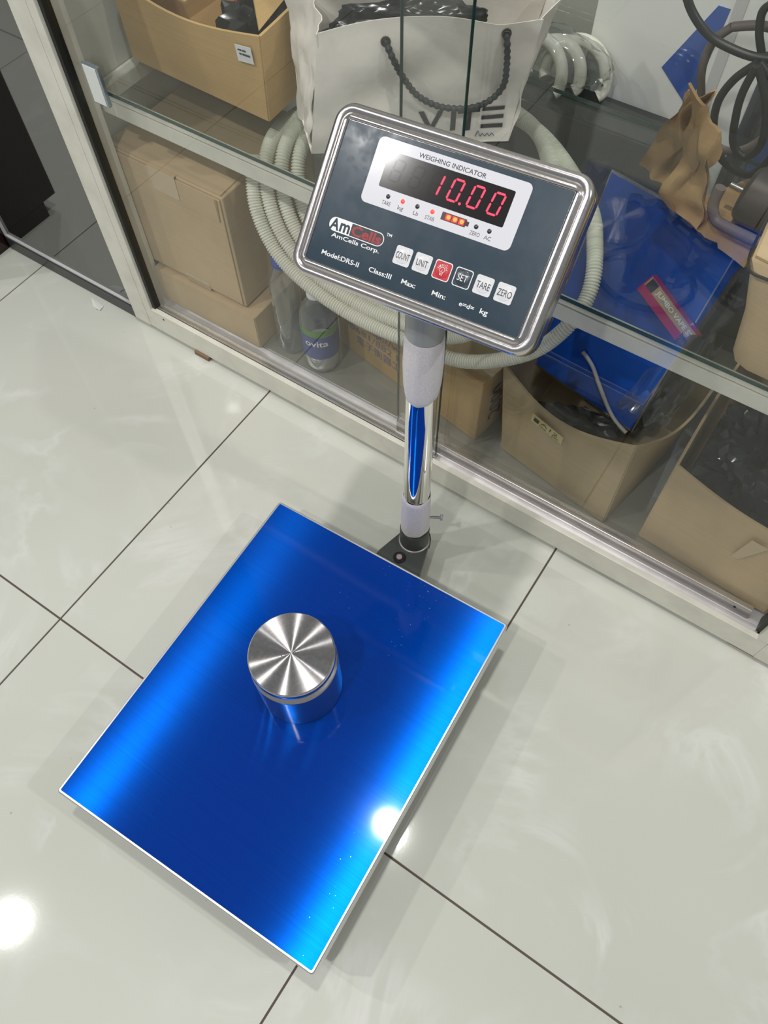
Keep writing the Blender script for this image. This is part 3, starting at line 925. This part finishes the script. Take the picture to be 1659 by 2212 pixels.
def open_carton(name, label, base, top, m, sag=None, bulge=0.012):
    """base, top: four corners front-left, front-right, back-right, back-left; sag: rim drop per wall"""
    base = [Vector(b_) for b_ in base]; top = [Vector(b_) for b_ in top]
    o3 = sum(base, Vector()) / 4
    t = thing(name, o3, label, 'box')
    names = ['front_panel', 'side_panel', 'back_panel', 'side_panel']
    for k in range(4):
        a, b_ = base[k], base[(k + 1) % 4]
        d, c_ = top[k], top[(k + 1) % 4]
        s_ = sag[k] if sag else 0
        def sg(u, w, s_=s_, a=a, b_=b_):
            nrm = (b_ - a).cross(Vector((0, 0, 1))).normalized()
            k_ = math.sin(math.pi * u) * w
            return Vector((0, 0, -s_ * k_)) + nrm * (bulge * k_)
        slab(names[k], a, b_, c_, d, 0.004, m, t, 14, 6, sg)
    slab('bottom_panel', base[0], base[1], base[2], base[3], 0.004, m, t)
    return t
ob = open_carton('cardboard_box', 'open sagging cardboard box with a small yellow sticker holding a blue platter',
                 [(-0.250, 0.716, ZF + 0.002), (-0.047, 0.680, ZF + 0.002), (-0.012, 0.90, ZF + 0.002), (-0.245, 0.93, ZF + 0.002)],
                 [(-0.276, 0.720, 0.262), (-0.052, 0.690, 0.262), (0.000, 0.865, 0.262), (-0.272, 0.94, 0.262)], M_card3, [0.030, 0.028, 0.0, 0.0])
slab('sticker', (-0.207, 0.6930, 0.203), (-0.150, 0.6835, 0.195), (-0.150, 0.6835, 0.212), (-0.207, 0.6930, 0.221), 0.0008, M_ysticker, ob)
XS_ = Matrix.Translation((-0.179, 0.6878, 0.2078)) @ Matrix.Rotation(math.atan2(-0.0095, 0.057), 4, 'Z') @ Matrix.Rotation(math.radians(90), 4, 'X') @ Matrix.Rotation(math.radians(-8), 4, 'Z')
text('lettering', 'A12', -0.012, 0.020, 0.0, 0.006, 0.0004, M_ink, ob, XS_)
text('lettering', 'ma - Dc', -0.012, 0.024, -0.0065, 0.005, 0.0004, M_ink, ob, XS_)
box('print_block', (-0.024, -0.004, 0.0002), (-0.015, 0.004, 0.0005), M_ink, ob, xf=XS_)
# blue filmed platter leaning in the open box
def P3(*a): return Vector(a)
bbl, bbr = P3(-0.258, 0.806, 0.186), P3(-0.073, 0.770, 0.186)
btr, btl = P3(-0.058, 0.912, 0.450), P3(-0.262, 0.950, 0.450)
bp = thing('spare_platter', (bbl + bbr) / 2, 'spare steel platter in blue film leaning inside the open box', 'platter')
slab('steel_sheet', bbl, bbr, btr, btl, 0.006, M_steel, bp)
nb = (bbr - bbl).cross(btl - bbl).normalized()
ins = 0.004
def inset(p_, c_): return p_ + (c_ - p_).normalized() * ins
cc = (bbl + bbr + btr + btl) / 4
off = nb * 0.0036
slab('protective_film', inset(bbl, cc) + off, inset(bbr, cc) + off, inset(btr, cc) + off, inset(btl, cc) + off, 0.0006, M_film2, bp)
def on_board(u, w, h=0.0):
    return (bbl * (1 - u) + bbr * u) * (1 - w) + (btl * (1 - u) + btr * u) * w + nb * h
tag(tube('white_cable', catmull([on_board(0.975, -0.01, 0.0085), on_board(0.86, 0.008, 0.0085), on_board(0.743, 0.047, 0.0085), on_board(0.592, 0.121, 0.0085), on_board(0.476, 0.181, 0.0085), on_board(0.358, 0.214, 0.0085)], 8), 0.0032, M_wcable, None, 8), 'thin pale cable lying across the blue spare platter', 'cable')
# vape carton
vc = thing('small_carton', on_board(0.72, 0.6, 0.02), 'small magenta and gold carton leaning on the blue spare platter', 'box')
va, vb = on_board(0.545, 0.625, 0.022), on_board(1.03, 0.500, 0.022)
vu = (vb - va).normalized()
vv = nb.cross(vu).normalized()
L = (vb - va).length
XV = Matrix(((vu.x, vv.x, nb.x, va.x), (vu.y, vv.y, nb.y, va.y), (vu.z, vv.z, nb.z, va.z), (0, 0, 0, 1)))
box('body', (0, 0, -0.016), (L, 0.028, 0.0), M_magenta, vc, 0.0008, xf=XV)
box('gold_face', (0.002, 0.0125, 0.0001), (L - 0.002, 0.0270, 0.0004), M_gold, vc, xf=XV)
box('photo_print', (0.004, 0.0125, 0.0005), (0.018, 0.0268, 0.0006), M_gplastic, vc, xf=XV)
text('lettering', 'JUMBO VAPE S2', 0.022, L - 0.006, 0.0175, 0.0062, 0.0007, M_white, vc, XV, bold=0.02)
text('lettering', 'TAR', L - 0.018, L - 0.004, 0.003, 0.005, 0.0003, M_white, vc, XV)
# dark film inside the open box
tag(lump('black_plastic_bag', (-0.150, 0.752, 0.150), (0.075, 0.036, 0.060), M_bplastic, amp=0.25, freq=4, seed=2, flat=ZF + 0.006), 'crumpled black plastic in the open box in front of the blue platter', 'bag')
tag(lump('black_plastic_bag', (-0.085, 0.850, 0.135), (0.042, 0.030, 0.065), M_gplastic, amp=0.3, freq=4, seed=5, flat=ZF + 0.006), 'dark crumpled plastic at the side of the open box beyond the blue platter', 'bag')
# right carton with dark film
rb = open_carton('cardboard_box', 'open cardboard box with a torn tape mark filled with dark crumpled film',
                 [(0.012, 0.690, ZF + 0.002), (0.222, 0.672, ZF + 0.002), (0.240, 0.95, ZF + 0.002), (0.030, 0.97, ZF + 0.002)],
                 [(0.008, 0.700, 0.254), (0.222, 0.682, 0.236), (0.240, 0.95, 0.24), (0.016, 0.97, 0.26)], M_card, [0.010, 0.0, 0.0, 0.0], 0.003)
slab('tape', (0.134, 0.6768, 0.150), (0.144, 0.6758, 0.152), (0.166, 0.6748, 0.208), (0.142, 0.6768, 0.208), 0.0006, M_tape, rb)
tag(lump('dark_plastic_bag', (0.118, 0.815, 0.170), (0.130, 0.150, 0.115), M_gplastic, amp=0.34, freq=5.5, seed=9, sub=5, flat=ZF + 0.030, fit=(0.030, 0.202, 0.722, 0.925)), 'dark grey crumpled plastic film filling the open box with the torn tape mark', 'bag')

# bottles
def bottle(name, label, c, prof, parts):
    t = thing(name, c, label, 'bottle')
    lathe('shell', prof, M_clear, t, 40, center=c, smooth=50)
    return t
cA = (-0.684, 0.708, ZF)
pr_ = [(0.012, 0.0), (0.024, 0.0005), (0.0265, 0.006)]
for k in range(12):
    pr_.append((0.0265 - (0.0016 if k % 2 else 0), 0.012 + k * 0.011))
pr_ += [(0.026, 0.147), (0.0225, 0.165), (0.014, 0.185), (0.0125, 0.190), (0.0125, 0.194)]
bA = bottle('water_bottle', 'ribbed clear plastic water bottle with a blue cap', cA, pr_, None)
lathe('cap', [(0.0145, 0.1945), (0.0148, 0.200), (0.0148, 0.2125), (0.0135, 0.2145)], M_bluecap, bA, 28, center=cA)
lathe('cap_ring', [(0.0130, 0.1900), (0.0148, 0.1902), (0.0148, 0.1940), (0.0130, 0.1942)], M_bluecap, bA, 28, center=cA)
cB = (-0.614, 0.704, ZF)
prB = [(0.012, 0.004), (0.022, 0.0), (0.029, 0.004), (0.0315, 0.016), (0.0325, 0.05), (0.0325, 0.112), (0.030, 0.130), (0.022, 0.147), (0.0135, 0.160), (0.013, 0.165)]
bB = bottle('labelled_bottle', 'clear bottle with a blue and green label and milky contents', cB, prB, None)
lathe('contents', [(0.010, 0.005), (0.021, 0.0015), (0.028, 0.0055), (0.0303, 0.017), (0.0312, 0.046), (0.0312, 0.050)], M_powder, bB, 40, center=cB, smooth=50)
lb = lathe('label', [(0.0329, 0.042), (0.0329, 0.096)], M_label, bB, 48, center=cB, cap=False)
lathe('label_band', [(0.0328, 0.0965), (0.0327, 0.111)], M_lgreen, bB, 48, center=cB, cap=False)
# curved lettering on the label
bm = text_bm('ovita', 0.015)
xs_ = [v_.co.x for v_ in bm.verts]
sx = 0.042 / (max(xs_) - min(xs_))
for v_ in bm.verts:
    a = math.radians(-64) + ((v_.co.x - min(xs_)) * sx - 0.021) / 0.0331
    v_.co = Vector((cB[0] + 0.0331 * math.cos(a), cB[1] + 0.0331 * math.sin(a), cB[2] + 0.074 + v_.co.y * 0.020))
finish(bm, 'lettering', M_white, bB, smooth=0)
lathe('cap', [(0.0150, 0.1655), (0.0152, 0.178), (0.0140, 0.180)], M_white, bB, 28, center=cB)

# coiled corrugated hose
ctrl = [(-0.730, 0.735, 0.420), (-0.708, 0.700, 0.366), (-0.665, 0.681, 0.315), (-0.603, 0.673, 0.285), (-0.517, 0.673, 0.265), (-0.420, 0.678, 0.262), (-0.329, 0.690, 0.262),
        (-0.247, 0.710, 0.309), (-0.207, 0.730, 0.363), (-0.198, 0.770, 0.398), (-0.217, 0.815, 0.430), (-0.268, 0.890, 0.438), (-0.40, 0.985, 0.438),
        (-0.56, 1.000, 0.438), (-0.69, 0.91, 0.438), (-0.732, 0.800, 0.436)]
cen = Vector((-0.47, 0.83, 0.345))
path = []
for lp, (s_, dy, dz) in enumerate(((1.0, 0.0, 0.0), (0.935, 0.010, 0.006), (0.868, 0.022, 0.008), (0.80, 0.036, 0.010))):
    n_ = len(ctrl)
    nxt = ((0.935, 0.010, 0.006), (0.868, 0.022, 0.008), (0.80, 0.036, 0.010), (0.80, 0.036, 0.010))[lp]
    for k, c_ in enumerate(ctrl):
        w = (k / n_) ** 3 if k > n_ * 0.55 else 0.0
        w = max(0.0, (k - n_ * 0.6) / (n_ * 0.4))
        s2 = s_ + (nxt[0] - s_) * w
        v_ = Vector(c_) - cen
        if lp and v_.x > 0.0:                    # the inner turns are drawn in on the side beyond the pole
            v_.x *= 1 - 0.9 * v_.x
            v_.z += 0.10 * v_.x if v_.z < 0 else 0.0
        path.append(Vector((cen.x + v_.x * s2, cen.y + v_.y * (s2 * 0.5 + 0.5) + dy + (nxt[1] - dy) * w, min(0.4385, cen.z + v_.z * s2 + dz + (nxt[2] - dz) * w))))
pp = resample(catmull(path, 14), 0.00133)
tag(tube('corrugated_hose', pp, lambda i: 0.0098 + (0.0012 if i % 3 else -0.0012), M_hose, None, 12), 'coiled ivory corrugated hose leaning under the glass shelf', 'hose')

# ---- on the glass shelf
# upper left open carton with cables
ub = open_carton('cardboard_box', 'ochre cardboard box with a small white sticker standing on the glass shelf',
                 [(-0.972, 0.765, ZSH + 0.002), (-0.707, 0.756, ZSH + 0.002), (-0.718, 0.98, ZSH + 0.002), (-0.968, 0.985, ZSH + 0.002)],
                 [(-0.972, 0.763, 0.592), (-0.698, 0.752, 0.592), (-0.712, 0.98, 0.63), (-0.970, 0.99, 0.63)], M_card2, [0.012, 0.0, 0.0, 0.0])
slab('sticker', (-0.737, 0.7465, 0.551), (-0.711, 0.7475, 0.553), (-0.712, 0.7465, 0.575), (-0.738, 0.7455, 0.573), 0.0006, M_sticker, ub)
XU = Matrix.Translation((-0.7245, 0.7462, 0.563)) @ Matrix.Rotation(math.radians(90), 4, 'X') @ Matrix.Rotation(math.radians(3), 4, 'Z')
for x0, x1, yb in ((-0.010, -0.003, 0.0035), (-0.002, 0.004, 0.0035), (-0.008, -0.004, -0.0015), (-0.003, 0.010, -0.0015)):
    box('print_line', (x0, yb, 0.0005), (x1, yb + 0.0022, 0.0006), M_ink, ub, xf=XU)
slab('flap', (-0.969, 0.766, 0.593), (-0.83, 0.761, 0.591), (-0.835, 0.86, 0.596), (-0.966, 0.86, 0.60), 0.003, M_card2, ub, 4, 4)
slab('flap', (-0.703, 0.758, 0.594), (-0.716, 0.975, 0.632), (-0.752, 0.965, 0.655), (-0.745, 0.80, 0.632), 0.003, M_card2, ub, 4, 4)
tag(lump('black_plastic_bag', (-0.785, 0.85, 0.535), (0.055, 0.075, 0.060), M_bplastic, amp=0.3, freq=8, seed=12, flat=ZSH + 0.006), 'black plastic bag inside the ochre box on the glass shelf', 'bag')
tag(tube('red_wire', catmull([(-0.775, 0.80, 0.590), (-0.80, 0.83, 0.600), (-0.815, 0.86, 0.602)], 8), 0.0011, M_red, None, 6), 'thin red wire lying on the black bag in the ochre box', 'wire')

# white paper carrier bag
P0 = Vector((-0.615, 0.731, ZSH + 0.001))
ex = Vector((0.782, 0.623, 0.0)); en = Vector((0.623, -0.782, 0.0))
pbg = thing('paper_bag', P0 + ex * 0.14 - en * 0.06, 'white paper carrier bag with black rope handle standing on the glass shelf', 'bag')
BD = 0.088
def bagp(s, z, dep=0.0):
    return P0 + ex * s - en * dep + Vector((0, 0, z))
def crease(amp, f_, sd):
    def fn(u, w):
        k = noise.noise(Vector((u * f_, w * f_, sd)))
        return en * (amp * k) 
    return fn
def front_sag(u, w):
    r_ = en * (0.006 * noise.noise(Vector((u * 3.5, w * 3.5, 3.3)))) + en * (0.010 * math.sin(math.pi * u) * w * w)
    r_ += Vector((0, 0, 0.018 * math.sin(math.pi * min(1, u * 1.25)) * w ** 4))
    return r_
slab('front_panel', bagp(0.0, 0.0), bagp(0.272, 0.0), bagp(0.295, 0.160), bagp(0.022, 0.158), 0.0012, M_paper, pbg, 28, 20, front_sag)
def gus(sgn):
    def fn(u, w):
        return ex * (sgn * 0.030 * math.sin(math.pi * u) * w ** 1.5) + ex * (0.008 * noise.noise(Vector((u * 6, w * 6, 8.1 + sgn))))
    return fn
slab('side_gusset', bagp(-0.012, 0.0, BD), bagp(0.0, 0.0, 0), bagp(0.022, 0.158, 0), bagp(-0.012, 0.185, BD), 0.0012, M_paper, pbg, 14, 18, gus(0.6))
slab('side_gusset', bagp(0.272, 0.0, 0), bagp(0.285, 0.0, BD), bagp(0.330, 0.185, BD), bagp(0.295, 0.160, 0), 0.0012, M_paper, pbg, 14, 18, gus(0.5))
slab('back_panel', bagp(0.285, 0.0, BD), bagp(-0.012, 0.0, BD), bagp(-0.012, 0.185, BD), bagp(0.330, 0.185, BD), 0.0012, M_paper, pbg, 20, 14, crease(0.006, 3, 5))
slab('bottom_panel', bagp(0.0, 0.0008, 0.001), bagp(0.272, 0.0008, 0.001), bagp(0.285, 0.0008, BD), bagp(-0.012, 0.0008, BD), 0.0012, M_paper, pbg)
def front_at(s, z, h):
    w = z / 0.16
    u = (s - 0.022 * w) / (0.272 + 0.001 * w)
    return bagp(s, z) + en * (front_sag(u, w).dot(en) + 0.0012 + h)
for s_ in (0.103, 0.250):
    c0 = front_at(s_, 0.150, 0.0005)
    q = en.to_track_quat('Z', 'Y').to_matrix().to_4x4()
    lathe('eyelet', [(0.0035, 0.0), (0.0062, 0.0), (0.0060, 0.0016), (0.0038, 0.0018)], M_motor, pbg, 20, xf=Matrix.Translation(c0) @ q, cap=False)
rp = [(0.103, 0.150, -0.001), (0.108, 0.140, 0.006), (0.114, 0.128, 0.008), (0.126, 0.104, 0.008), (0.144, 0.080, 0.008), (0.172, 0.064, 0.008), (0.205, 0.058, 0.008), (0.234, 0.063, 0.008), (0.253, 0.084, 0.008), (0.254, 0.112, 0.008), (0.251, 0.140, 0.007), (0.250, 0.150, -0.001)]
rpts = resample(catmull([front_at(*r_) for r_ in rp], 16), 0.0016)
tube('rope_handle', rpts, lambda i: 0.0038 + 0.0007 * math.sin(i * 1.25), M_rope, pbg, 10)
def bag_text(s, s0, s1, zb, cap, bmin=None):
    bm = bmin if bmin is not None else text_bm(s)
    xa = min(v_.co.x for v_ in bm.verts); xb = max(v_.co.x for v_ in bm.verts)
    ya = capheight() if bmin is None else max(v_.co.y for v_ in bm.verts)
    for v_ in bm.verts:
        v_.co = front_at(s0 + (v_.co.x - xa) * (s1 - s0) / (xb - xa), zb + v_.co.y * cap / ya, 0.0006)
    return finish(bm, 'lettering', M_ink, pbg, smooth=0)
bag_text('V', 0.146, 0.180, 0.022, 0.031, text_bm('V', 0.02))
bag_text('I', 0.190, 0.197, 0.022, 0.031)
bag_text('T', 0.199, 0.229, 0.021, 0.031, text_bm('T', 0.03))
for k in range(3):
    bm = bmesh.new()
    for i in range(8):
        x0, x1 = i / 8, (i + 1) / 8
        vs_ = [bm.verts.new((x, y, 0)) for x, y in ((x0, 0), (x1, 0), (x1, 1), (x0, 1))]
        bm.faces.new(vs_)
    bag_text('', 0.232, 0.262, 0.021 + 0.0125 * k, 0.0055, bm)
tube('script_stroke', catmull([front_at(0.226 + 0.0032 * k, 0.0095 + (0.0035 if k % 2 else 0.0) + (0.004 if k == 1 else 0), 0.0006) for k in range(9)], 5), 0.0004, M_ink, pbg, 5)
# small print on the gusset
XG = Matrix.Translation(bagp(-0.004, 0.052, 0.058) - ex * 0.006) @ Matrix(((en.x, 0, -ex.x, 0), (en.y, 0, -ex.y, 0), (0, 1, 0, 0), (0, 0, 0, 1)))
text('lettering', 'g.com', 0.0, 0.036, 0.0, 0.007, 0.0, M_bluegrey, pbg, XG @ Matrix.Translation((0, 0, 0.004)))
text('lettering', '13.', 0.004, 0.016, -0.016, 0.007, 0.0, M_bluegrey, pbg, XG @ Matrix.Translation((0, 0, 0.004)))
ck = P0 + ex * 0.14 - en * 0.043
bm = bmesh.new()
bmesh.ops.create_icosphere(bm, subdivisions=5, radius=1.0)
for v_ in bm.verts:
    d = v_.co.copy()
    k = 1 + 0.22 * noise.turbulence(d * 2.2 + Vector((4, 4, 4)), 4, False) - 0.12
    lx, ly, lz = d.x * 0.118 * k, d.y * 0.034 * k, d.z * 0.050 * k
    v_.co = ck + ex * lx + en * ly + Vector((0, 0, 0.122 + lz))
tag(finish(bm, 'black_plastic_bag', M_bplastic, None, smooth=28), 'black plastic bundle stuffed inside the white paper bag', 'bag')

# torn carton, cables and motor on the right part of the shelf
tc_ = thing('torn_carton', (-0.12, 0.90, ZSH), 'torn brown cardboard carton lying open on the glass shelf', 'box')
def tri_sag(a_, f_, sd):
    return lambda u, w: Vector((a_ * noise.noise(Vector((u * f_, w * f_, sd))), a_ * noise.noise(Vector((u * f_, w * f_, sd + 9))), 0.6 * a_ * noise.noise(Vector((u * f_, w * f_, sd + 4))) * (1 if w > 0.05 else 0)))
slab('flap', (-0.222, 0.925, 0.492), (-0.168, 0.918, ZSH + 0.008), (-0.160, 0.905, 0.615), (-0.190, 0.902, 0.610), 0.004, M_card4, tc_, 10, 14, tri_sag(0.014, 3.1, 1.0))
slab('flap', (-0.166, 0.895, ZSH + 0.006), (-0.110, 0.865, ZSH + 0.012), (-0.128, 0.885, 0.570), (-0.182, 0.897, 0.625), 0.004, M_card4, tc_, 12, 14, tri_sag(0.016, 3.3, 6.0))
slab('rim', (-0.160, 0.893, ZSH + 0.004), (-0.040, 0.842, ZSH + 0.004), (-0.040, 0.850, 0.498), (-0.155, 0.900, 0.500), 0.005, M_card4, tc_, 16, 3, tri_sag(0.006, 9, 2.0))
slab('base', (-0.150, 0.900, ZSH + 0.0025), (-0.030, 0.850, ZSH + 0.0025), (0.06, 1.00, ZSH + 0.0025), (-0.08, 1.03, ZSH + 0.0025), 0.003, M_card4, tc_)
# rounded carton at the front of the shelf
rr_ = thing('rounded_carton', (0.08, 0.75, ZSH), 'pale cardboard carton with rounded front standing by the shelf beam', 'box')
bm = bmesh.new()
out = [(-0.004, 0.715), (0.004, 0.700), (0.020, 0.694), (0.190, 0.690), (0.205, 0.698), (0.21, 0.715), (0.21, 0.83), (-0.015, 0.83)]
add_loft(bm, [[(x - 0.000, y, ZSH) for x, y in out], [(x - 0.010, y, ZSH + 0.06) for x, y in out], [(x - 0.028, y + 0.004, 0.585) for x, y in out]])
finish(bm, 'body', M_card, rr_, smooth=50)
slab('flap', (-0.030, 0.722, 0.587), (0.18, 0.696, 0.587), (0.175, 0.76, 0.597), (-0.040, 0.83, 0.597), 0.003, M_card, rr_, 4, 3)
tube('black_strap', catmull([(-0.040, 0.83, 0.590), (-0.034, 0.715, 0.585), (0.0, 0.693, 0.5895), (0.10, 0.690, 0.5915)], 8), 0.0016, M_cable, rr_, 6)
# cables
def cab_t(pts, r_, m, name, label):
    return tag(tube(name, catmull(pts, 10), r_, m, None, 10), label, 'cable')
cab_t([(-0.259, 0.99, 0.683), (-0.235, 0.99, 0.65), (-0.206, 0.99, 0.63), (-0.175, 0.99, 0.623), (-0.141, 0.99, 0.623), (-0.113, 0.99, 0.634), (-0.098, 0.99, 0.669), (-0.131, 0.99, 0.717), (-0.188, 0.99, 0.733), (-0.238, 0.99, 0.716), (-0.259, 0.99, 0.683)], 0.0052, M_cable, 'black_cable', 'thick black cable looping in a wide ring above the torn carton')
cab_t([(-0.139, 0.978, 0.623), (-0.157, 0.977, 0.598), (-0.165, 0.977, 0.566), (-0.156, 0.977, 0.529), (-0.133, 0.977, 0.500), (-0.091, 0.977, 0.496), (-0.077, 0.977, 0.559), (-0.103, 0.977, 0.602), (-0.137, 0.978, 0.624)], 0.0050, M_cable, 'black_cable', 'black cable loop reaching down to the floor of the torn carton')
cab_t([(-0.137, 0.966, 0.626), (-0.14, 0.965, 0.595), (-0.137, 0.965, 0.567), (-0.127, 0.965, 0.533), (-0.107, 0.966, 0.521), (-0.096, 0.966, 0.545), (-0.109, 0.966, 0.588), (-0.135, 0.966, 0.627)], 0.0048, M_cable, 'black_cable', 'narrow black cable loop hanging in front of the wider loops')
cab_t([(-0.141, 1.002, 0.62), (-0.154, 1.002, 0.643), (-0.158, 1.002, 0.667), (-0.137, 1.002, 0.678), (-0.115, 1.002, 0.655), (-0.121, 1.002, 0.632), (-0.138, 1.002, 0.619)], 0.0048, M_cable, 'black_cable', 'small black cable loop standing up from the knot')
cab_t([(-0.188, 1.018, 0.631), (-0.203, 1.018, 0.61), (-0.206, 1.018, 0.581), (-0.199, 1.018, 0.554), (-0.179, 1.018, 0.510), (-0.147, 1.018, 0.486), (-0.114, 1.018, 0.500), (-0.089, 1.018, 0.552), (-0.091, 1.018, 0.602), (-0.118, 1.018, 0.637), (-0.153, 1.018, 0.642), (-0.188, 1.018, 0.631)], 0.0054, M_cable2, 'brown_cable', 'brown-grey cable coiled in a ring behind the black cables')
cab_t([(-0.107, 0.862, 0.545), (-0.107, 0.860, 0.523), (-0.097, 0.856, 0.508), (-0.08, 0.850, 0.508), (-0.057, 0.842, 0.512), (-0.037, 0.836, 0.516), (0.0, 0.840, 0.520), (0.05, 0.86, 0.50)], 0.0068, M_cable2, 'grey_cable', 'thick grey cable bending over the rim of the torn carton')
mt_ = thing('electric_motor', (-0.045, 0.905, ZSH + 0.004), 'dusty dark electric motor lying in the torn carton', 'motor')
XM = Matrix.Translation((-0.085, 0.922, ZSH + 0.040)) @ Matrix.Rotation(math.radians(-8), 4, 'Z') @ Matrix.Rotation(math.radians(90), 4, 'Y')
lathe('casing', [(0.010, 0), (0.030, 0.002), (0.0345, 0.008), (0.0345, 0.055), (0.032, 0.060), (0.0345, 0.066), (0.0345, 0.095), (0.028, 0.103), (0.012, 0.105)], M_motor, mt_, 28, xf=XM)
lathe('shaft', [(0.004, -0.02), (0.004, -0.0005)], M_steel, mt_, 12, xf=XM)
for k in range(3):
    tube('wire', catmull([(-0.05 + k * 0.012, 0.915, 0.541), (-0.055 + k * 0.01, 0.905, 0.560 + 0.004 * k), (-0.03 + k * 0.01, 0.900, 0.568), (-0.01, 0.905, 0.541)], 6), 0.0012, M_red if k == 0 else M_cable, mt_, 6)

# ---- rear of the lower compartment: black bags, added tall dark box with hose offcuts, white and blue carton
tag(lump('black_plastic_bag', (-0.29, 1.00, 0.235), (0.155, 0.070, 0.175), M_bplastic, amp=0.35, freq=5, seed=21, sub=5, flat=ZF), 'large black plastic bag standing behind the blue spare platter', 'bag')
tag(lump('black_plastic_bag', (0.10, 1.05, 0.22), (0.13, 0.07, 0.165), M_gplastic, amp=0.35, freq=5, seed=25, sub=4, flat=ZF), 'dark grey plastic bag behind the box with dark film', 'bag')
tall, _ = closed_carton('cardboard_box', 'tall black box added at the back to make that region dark, with a plastic bag on top', yawm(-0.60, 1.085, ZF, 0.0), 0.395, 0.075, 0.345, M_bplastic, tape=False)  # added black filler box, keeps the view behind the shelf dark
hb = thing('hose_offcuts', (-0.44, 1.12, 0.41), 'pale hose offcuts bundled in clear film on the tall dark box', 'hose')
for k, (dx, dz, r_) in enumerate(((0.0, 0.0, 0.050), (0.03, 0.004, 0.044), (0.06, 0.0, 0.050))):
    pts = [(-0.47 + dx + r_ * math.cos(a), 1.105 + 0.014 * k + 0.015 * math.sin(a), 0.4225 + dz + r_ * (0.25 + math.sin(a)) if math.sin(a) > -0.2 else 0.425 + dz) for a in [math.pi * (-0.15 + 1.3 * i / 10) for i in range(11)]]
    tube('hose', catmull(pts, 5), 0.0095, M_hose, hb, 10)
lump('film_bag', (-0.44, 1.12, 0.465), (0.095, 0.036, 0.050), M_bag, hb, amp=0.15, freq=4, seed=31, flat=0.4115)
wb = thing('printed_carton', (-0.20, 1.22, ZF), 'tall white carton with a slanted blue print standing at the back', 'box')
box('body', (-0.41, 1.165, ZF), (-0.155, 1.245, 0.735), M_whitebox, wb, 0.002)
bm = bmesh.new()
vsx = [bm.verts.new(p_) for p_ in ((-0.292, 1.1642, 0.475), (-0.235, 1.1642, 0.43), (-0.225, 1.1642, 0.575), (-0.242, 1.1642, 0.575))]
bm.faces.new(vsx)
r_ = bmesh.ops.extrude_face_region(bm, geom=bm.faces[:])
bmesh.ops.translate(bm, vec=(0, 0.0006, 0), verts=[g for g in r_['geom'] if isinstance(g, bmesh.types.BMVert)])
finish(bm, 'blue_print', M_bluebox, wb, smooth=0)
box('edge_strip', (-0.222, 1.1635, ZF + 0.002), (-0.206, 1.1645, 0.733), M_wline, wb)
pt = thing('plastic_box', (0.0, 1.18, ZF), 'translucent plastic storage box with blue packets behind the cables', 'box')
box('shell', (-0.14, 1.12, ZF), (0.20, 1.24, 0.66), M_bag, pt, 0.01, 3)
box('blue_packet', (-0.12, 1.14, ZF + 0.003), (0.05, 1.22, 0.46), M_bluebox, pt, 0.01, 3)
box('grey_packet', (-0.11, 1.15, 0.4605), (0.12, 1.22, 0.60), mat('pale_blue_grey_packet', (0.22, 0.26, 0.34), 0.3), pt, 0.01, 3)
# clear film draped in front of the blue platter
tag(slab('clear_plastic_bag', (-0.105, 0.750, 0.275), (-0.030, 0.742, 0.275), (-0.018, 0.815, 0.390), (-0.070, 0.815, 0.380), 0.0006, M_bag, None, 22, 16,
         lambda u, w: Vector((0, -0.016 + 0.022 * noise.noise(Vector((u * 4, w * 4, 2.0))), 0.020 * noise.noise(Vector((u * 5, w * 5, 7.0))))), smooth=25), 'clear crumpled plastic sheet standing out of the open box beside the blue platter', 'bag')

bm = bmesh.new()
v4 = [bm.verts.new(p_) for p_ in ((-1.142, 0.622, 0.0004), (-1.104, 0.618, 0.0006), (-1.100, 0.604, 0.0030), (-1.122, 0.606, 0.0004))]
bm.faces.new(v4)
r_ = bmesh.ops.extrude_face_region(bm, geom=bm.faces[:])
bmesh.ops.translate(bm, vec=(0, 0, 0.0004), verts=[g for g in r_['geom'] if isinstance(g, bmesh.types.BMVert)])
tag(finish(bm, 'plastic_scrap', M_pull, None, smooth=0), 'small shiny scrap of clear film lying on the floor before the dark panel', 'scrap')
